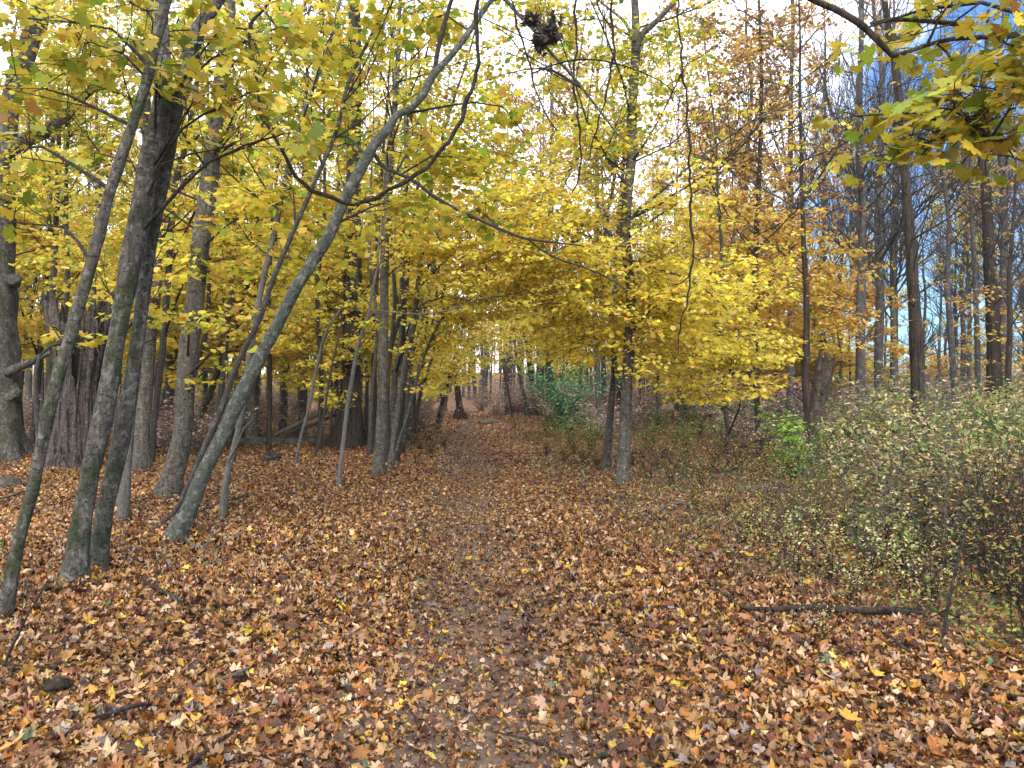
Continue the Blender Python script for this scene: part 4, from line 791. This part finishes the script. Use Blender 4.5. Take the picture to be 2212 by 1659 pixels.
# ================================================================== SHRUBS
def shrub(name,label,cat,h,w,ns,palette,lsz,nper,group,loc,t=T_OV,bark=B_TWIG,lean=.5,ltex=M_SHRUB):
    root=empty(name,loc,label,cat,group); S=MB();Lf=MB()
    for k in range(ns):
        az=rng.uniform(0,6.28); hh=h*rng.uniform(.55,1.05); o=rng.uniform(0,.12,2)*[math.cos(az),math.sin(az)]
        rad=w*rng.uniform(.3,1)*.8
        p=[np.array([o[0],o[1],-.03])]
        for t_ in (.33,.66,1.):
            p.append(np.array([math.cos(az)*rad*t_**1.5,math.sin(az)*rad*t_**1.5,hh*(t_-.22*lean*t_*t_)])+rng.normal(0,.03,3)*h)
        Q,R_=smooth_path(p,[.006,.0045,.003,.0015],.10)
        sticks(S,Q[:-1],Q[1:],R_[:-1]*1.2,R_[1:]*1.2)
        nt_=max(4,int(7*h)); ti=rng.integers(len(Q)//5,len(Q),nt_)
        d=rng.normal(0,1,(nt_,3))+np.array([0,0,.5]);d/=np.linalg.norm(d,axis=1)[:,None]; ln=rng.uniform(.12,.35,nt_)*(.5+.4*h)
        E=Q[ti]+d*ln[:,None]; sticks(S,Q[ti],E,.002,.001)
        m=nper; j=rng.integers(0,nt_,m); u=rng.uniform(.05,1.05,(m,1)); pos=Q[ti[j]]+(E[j]-Q[ti[j]])*u
        laz=np.arctan2(d[j,1],d[j,0])-math.pi/2+np.where(rng.uniform(0,1,m)<.5,1,-1)*rng.uniform(.5,1.3,m)
        tint=1+rng.normal(0,.12)
        leaves(Lf,pos+rng.normal(0,.008,(m,3)),laz,rng.normal(-.25,.35,m),rng.normal(0,.35,m),lsz*rng.uniform(.6,1.2,m),np.clip(pal(palette,m)*tint,.005,.9),t)
    S.build('stems',bark,root,colors=False); Lf.build('foliage',ltex,root,smooth=False)
    return root
sh=dict(
 cream=shrub('pale_shrub','bushy shrub with small cream and pale green leaves in the right brush','shrub',1.5,.9,15,'cream',.068,50,'pale cream leaved shrubs right of the path',(0,0,-50)),
 green=shrub('green_shrub','leafy shrub with fresh green and yellow-green leaves in the right brush','shrub',1.3,.85,15,'green',.058,44,'green leaved shrubs right of the path',(0,0,-50)),
 brush=shrub('brown_shrub','low twiggy shrub with tiny brown and orange leaves beside the path','shrub',.75,.6,16,'brush',.038,42,'low brown shrubs beside the path',(0,0,-50)),
 pink=shrub('pink_shrub','low shrub with pinkish red leaves at the left side of the path','shrub',.6,.45,12,'pink',.03,60,'pinkish shrubs left of the path',(0,0,-50)),
 thin=shrub('wispy_shrub','wispy thin-stemmed shrub with sparse tiny yellow leaves in the right foreground','shrub',.8,.55,9,'cream',.034,32,'wispy shrubs in the right foreground',(0,0,-50)),
 dark=shrub('tangled_shrub','dense tangled shrub with dark stems at the right edge of the view','shrub',1.25,.8,24,'brush',.046,13,'tangled dark shrubs at the right edge',(0,0,-50)),
 bare=shrub('bare_bramble','leafless arching bramble of thin pale stems in the right brush','shrub',1.5,1.3,16,'cream',.05,3,'bare brambles right of the path',(0,0,-50),bark=B_PALE),
 far=shrub('far_brush','greyish pink twiggy bush in the woods behind the path end','shrub',1.3,1.2,30,'pink',.05,34,'twiggy bushes deep in the woods',(0,0,-50),bark=B_PALE))
us=set()
def ps(k,x,y,s,sz=None):
    z=float(gz(x,y)); sc=(s,sz or s); 
    if k in us: dup(sh[k],(x,y,z),rng.uniform(0,6.28),sc)
    else: us.add(k);o=sh[k];o.location=(x,y,z);o.scale=(s,s,sz or s)
def psp(k,px,py,s,sz=None): g=G(px,py); ps(k,g[0],g[1],s,sz)
for a in [(2150,1120,.95),(2215,1170,.95),(2060,1140,.85),(1960,1180,.6),(1840,985,1.5),(1950,975,1.9),(2060,965,1.5),(2170,985,1.5),(1895,960,1.6),(2110,950,2.1),(2200,965,1.5),(1930,1035,1.2),(1900,1080,1.15),(2010,1060,1.2),(2110,1090,1.15),(1830,1040,1.0),(1950,1010,1.2),(2060,990,1.3),(2170,1010,1.3),(1870,975,1.2),(1780,1000,.9),(2200,1130,1.0),(1990,1130,.9),(2090,1160,.8),(1720,1040,.7),(2140,960,1.3),(1960,960,1.3),(1850,1120,.75)]: psp('cream',*a)
for a in [(1640,980,1.1),(1560,990,1.0),(1700,975,1.1),(1480,985,.9),(1400,985,.8),(1600,950,1.2),(1750,1080,.7),(1690,1060,.75),(1830,950,1.2),(1990,935,1.3),(2150,935,1.3),(2200,1060,1.1),(2010,1000,1.5),(1900,1010,1.2),(2130,1010,1.4),(2190,1090,1.2),(2050,1090,1.1),(1800,965,1.4),(1230,970,.9),(1275,975,.9),(1510,945,1.2),(1420,940,1.1),(1180,945,.8),(2060,1180,.6),(1860,1200,.45),(1960,1230,.4)]: psp('green',*a)
for a in [(1180,985,.9),(1220,1000,.9),(1265,1005,.8),(1140,955,.9),(1400,1040,.9),(1450,1050,1.0),(1520,1060,1.0),(1440,1000,1.1),(1590,1030,1.1),(1360,1010,.9),(1660,1100,.8),(1570,1110,.6),(1160,965,.9),(1240,985,1),(1110,930,1),(870,985,.9),(905,970,1.0),(930,985,.8),(900,1005,.7),(960,965,.8),(860,960,1),(925,955,1),(1700,1130,.8),(1500,1100,.6),(1620,1150,.5),(1290,1010,.7),(1760,1130,.8),(1830,1150,.8),(1660,1050,1.0),(1920,1180,.8),(1480,1030,1.0),(1545,1020,1.1)]: psp('brush',*a)
for a in [(965,975,.8),(1010,905,1.2),(985,990,.6),(945,945,1.0),(1070,906,1.2)]: psp('pink',*a)
for a in [(1720,1240,.8),(1800,1260,.8),(1880,1270,.9),(1960,1290,.9),(1650,1190,.8),(1760,1190,.9),(1840,1310,.6),(1940,1240,1.0),(2040,1260,1),(1600,1180,.6),(2010,1320,.8),(1780,1390,.4),(1700,1210,.6)]: psp('thin',*a)
for a in [(2150,1300,.85),(2210,1340,.9),(2120,1230,.95),(2200,1240,1.0),(2080,1200,.9),(2240,1400,.75),(2000,1190,.8),(2150,1180,1.0),(2250,1180,1.2),(1930,1130,.8)]: psp('dark',*a)
for a in [(1720,1150,.7),(1880,1215,.8),(2050,1250,.9),(2200,1200,1.0),(1760,1060,.9),(1850,1090,1.0),(1980,1100,1.0),(2100,1120,1.1),(1480,1060,.6),(1420,1020,.6),(1680,1180,.5),(2160,1080,1.2),(1900,1000,1.4),(2040,1000,1.4)]: psp('bare',*a)
cnt=0
while cnt<190:
    y=math.sqrt(rng.uniform(19**2,70**2)); x=rng.uniform(-.7,.7)*y
    if abs(x-pathx(y))<1.6 and y<52: continue
    if y<26 and -.3<x/y<.1 : continue
    q_=rng.uniform(.8,1.3)*(1+y/45)*(1.25 if x/y>.25 else 1); ps('far',x,y,q_,q_*.75); cnt+=1
shrub('emerald_shrub','bright emerald green bush beside the path under the yellow canopy','shrub',3.3,2.6,40,'emer',.095,90,None,G(1228,945),t=T_OV,lean=.9)
shrub('green_sapling','fresh green leafy sapling in front of the low yellow boughs, left of the snag','sapling',1.5,.75,14,'sap',.085,70,None,G(1705,1035),lean=.8)
# low tangled ground cover under the right brush and by the clump
def cover():
    mb=MB();S=MB(); n=50000; y=4.8+29*rng.uniform(0,1,n)**1.5; lo=pathx(y)+1.15+np.clip((10-y),0,6)*.32+.3*np.sin(y*1.3); hi=.72*y+1
    x=lo+(hi-lo)*rng.uniform(0,1,n)**.8; ok=hi>lo; x=x[ok];y=y[ok];n=len(x)
    dens=.5+.5*np.sin(x*1.9+y*.7)*np.sin(y*1.3-x*.6); k=rng.uniform(0,1,n)<.25+.75*dens; x=x[k];y=y[k];n=len(x)
    hgt=rng.uniform(0,1,n)**1.6*np.clip((y-3.5)/10,.15,.5)
    pos=np.stack([x,y,gz(x,y)+.03+hgt],-1)
    c=np.where(rng.uniform(0,1,(n,1))<.62,pal('brush',n),pal('green',n))
    leaves(mb,pos,rng.uniform(0,6.3,n),rng.normal(-.2,.45,n),rng.normal(0,.45,n),rng.uniform(.02,.048,n),c,T_OV_B)
    m=12000; i=rng.integers(0,n,m); A_=np.stack([x[i],y[i],gz(x[i],y[i])],-1); d=rng.normal(0,.16,(m,3));d[:,2]=rng.uniform(.05,.5,m)*np.clip((y[i]-3)/8,.3,1.2)
    sticks(S,A_,A_+d*.6,.002,.0015);sticks(S,A_+d*.6,A_+d*.6+d*.5*[1.6,1.6,.3],.0015,.001)
    o=mb.build('ground_cover',M_SHRUB,smooth=False);tag(o,'low tangle of tiny brown and green leaves covering the ground right of the path','undergrowth',kind='stuff')
    o=S.build('dry_stems',B_PALE,colors=False);tag(o,'tangle of thin dry stems standing among the low growth right of the path','undergrowth',kind='stuff')
cover()
def sticks_pile():
    base=G(800,960); root=empty('brush_pile',base,'dark pile of dead sticks between the furrowed tree and the stem clump','brush pile')
    mb=MB(); n=70; A_=base+np.stack([rng.uniform(-.5,1.4,n),rng.uniform(-.5,.8,n),rng.uniform(.02,.5,n)],-1); d=rng.normal(0,1,(n,3))*[1,.6,.3]; d/=np.linalg.norm(d,axis=1)[:,None]
    sticks(mb,A_-d*.5,A_+d*.6,rng.uniform(.008,.03,n),.006); mb.build('sticks',B_DARK,root,colors=False,off=base)
sticks_pile()
def haze():
    x0,x1,y0,y1,z0,z1=-165.,165.,-32.,225.,-2.,32.
    v=np.array([(x,y,z) for z in(z0,z1) for x,y in((x0,y0),(x1,y0),(x1,y1),(x0,y1))])
    mb=MB(); mb.add(v,np.array([(3,2,1,0),(4,5,6,7),(0,1,5,4),(1,2,6,5),(2,3,7,6),(3,0,4,7)]))
    m,nt,out=newmat('thin_air'); p=nt.nodes.new('ShaderNodeVolumePrincipled'); p.inputs['Color'].default_value=(.80,.86,1,1); p.inputs['Density'].default_value=.0004; p.inputs['Anisotropy'].default_value=.2
    nt.links.new(p.outputs[0],out.inputs['Volume']); o=mb.build('haze',m,smooth=False,colors=False); o['kind']='stuff'; o['label']='faint bluish autumn haze in the air between the trees'
haze()
# ================================================================== LIGHT, SKY, CAMERA
SUN_EL,SUN_AZ=34,165   # azimuth clockwise from +Y (behind right)
w=bpy.data.worlds.new('World');bpy.context.scene.world=w;w.use_nodes=True;nt=w.node_tree;nt.nodes.clear()
out=nt.nodes.new('ShaderNodeOutputWorld');bg=nt.nodes.new('ShaderNodeBackground')
sky=N(nt,'ShaderNodeTexSky',sky_type='NISHITA',sun_disc=False,sun_elevation=R(SUN_EL),sun_rotation=R(SUN_AZ),air_density=1.2,dust_density=.4,ozone_density=3.0)
tc=N(nt,'ShaderNodeTexCoord'); mp=N(nt,'ShaderNodeMapping');mp.inputs['Scale'].default_value=(1,1,2.2); nt.links.new(tc.outputs['Generated'],mp.inputs[0])
nz=N(nt,'ShaderNodeTexNoise',ins={'Scale':2.3,'Detail':7.,'Roughness':.6}); nt.links.new(mp.outputs[0],nz.inputs['Vector'])
sx=N(nt,'ShaderNodeSeparateXYZ');nt.links.new(tc.outputs['Generated'],sx.inputs[0])
# cloud bank thins out toward the east (+X) and low down
a1=N(nt,'ShaderNodeMath',operation='MULTIPLY_ADD',ins={1:-.95}); nt.links.new(sx.outputs[0],a1.inputs[0]); nt.links.new(nz.outputs[0],a1.inputs[2])
a2=N(nt,'ShaderNodeMath',operation='MULTIPLY_ADD',ins={1:.55}); nt.links.new(sx.outputs[2],a2.inputs[0]); nt.links.new(a1.outputs[0],a2.inputs[2])
cf=ramp(nt,[(.25,(0,0,0)),(.46,(1,1,1))],a2.outputs[0])
sk=mixc(nt,1.0,sky.outputs[0],(.50,.72,1.0),'MULTIPLY')
cl=mixc(nt,cf,sk,(11.5,11.6,12.4))
nt.links.new(cl,bg.inputs[0]);bg.inputs[1].default_value=.10;nt.links.new(bg.outputs[0],out.inputs[0])
sl=bpy.data.lights.new('sun','SUN');sl.energy=1.3;sl.angle=R(22);sl.color=(1,.95,.86)
so=bpy.data.objects.new('sun',sl);C.objects.link(so);so.location=(0,0,30)
az=R(SUN_AZ);el=R(SUN_EL);from mathutils import Vector
dv=Vector((math.sin(az)*math.cos(el),math.cos(az)*math.cos(el),math.sin(el)));so.rotation_euler=dv.to_track_quat('Z','Y').to_euler()
cd=bpy.data.cameras.new('camera');co=bpy.data.objects.new('camera',cd);C.objects.link(co)
co.location=(0,0,CAMZ);co.rotation_euler=(math.pi/2+PITCH,0,0);cd.sensor_width=36;cd.lens=36*FX/2212;cd.clip_end=600;cd.clip_start=.05
sc=bpy.context.scene;sc.camera=co
sc.view_settings.view_transform='Standard';sc.view_settings.look='None';sc.view_settings.gamma=1;sc.view_settings.exposure=1.4
print('done',time.time()-T0)
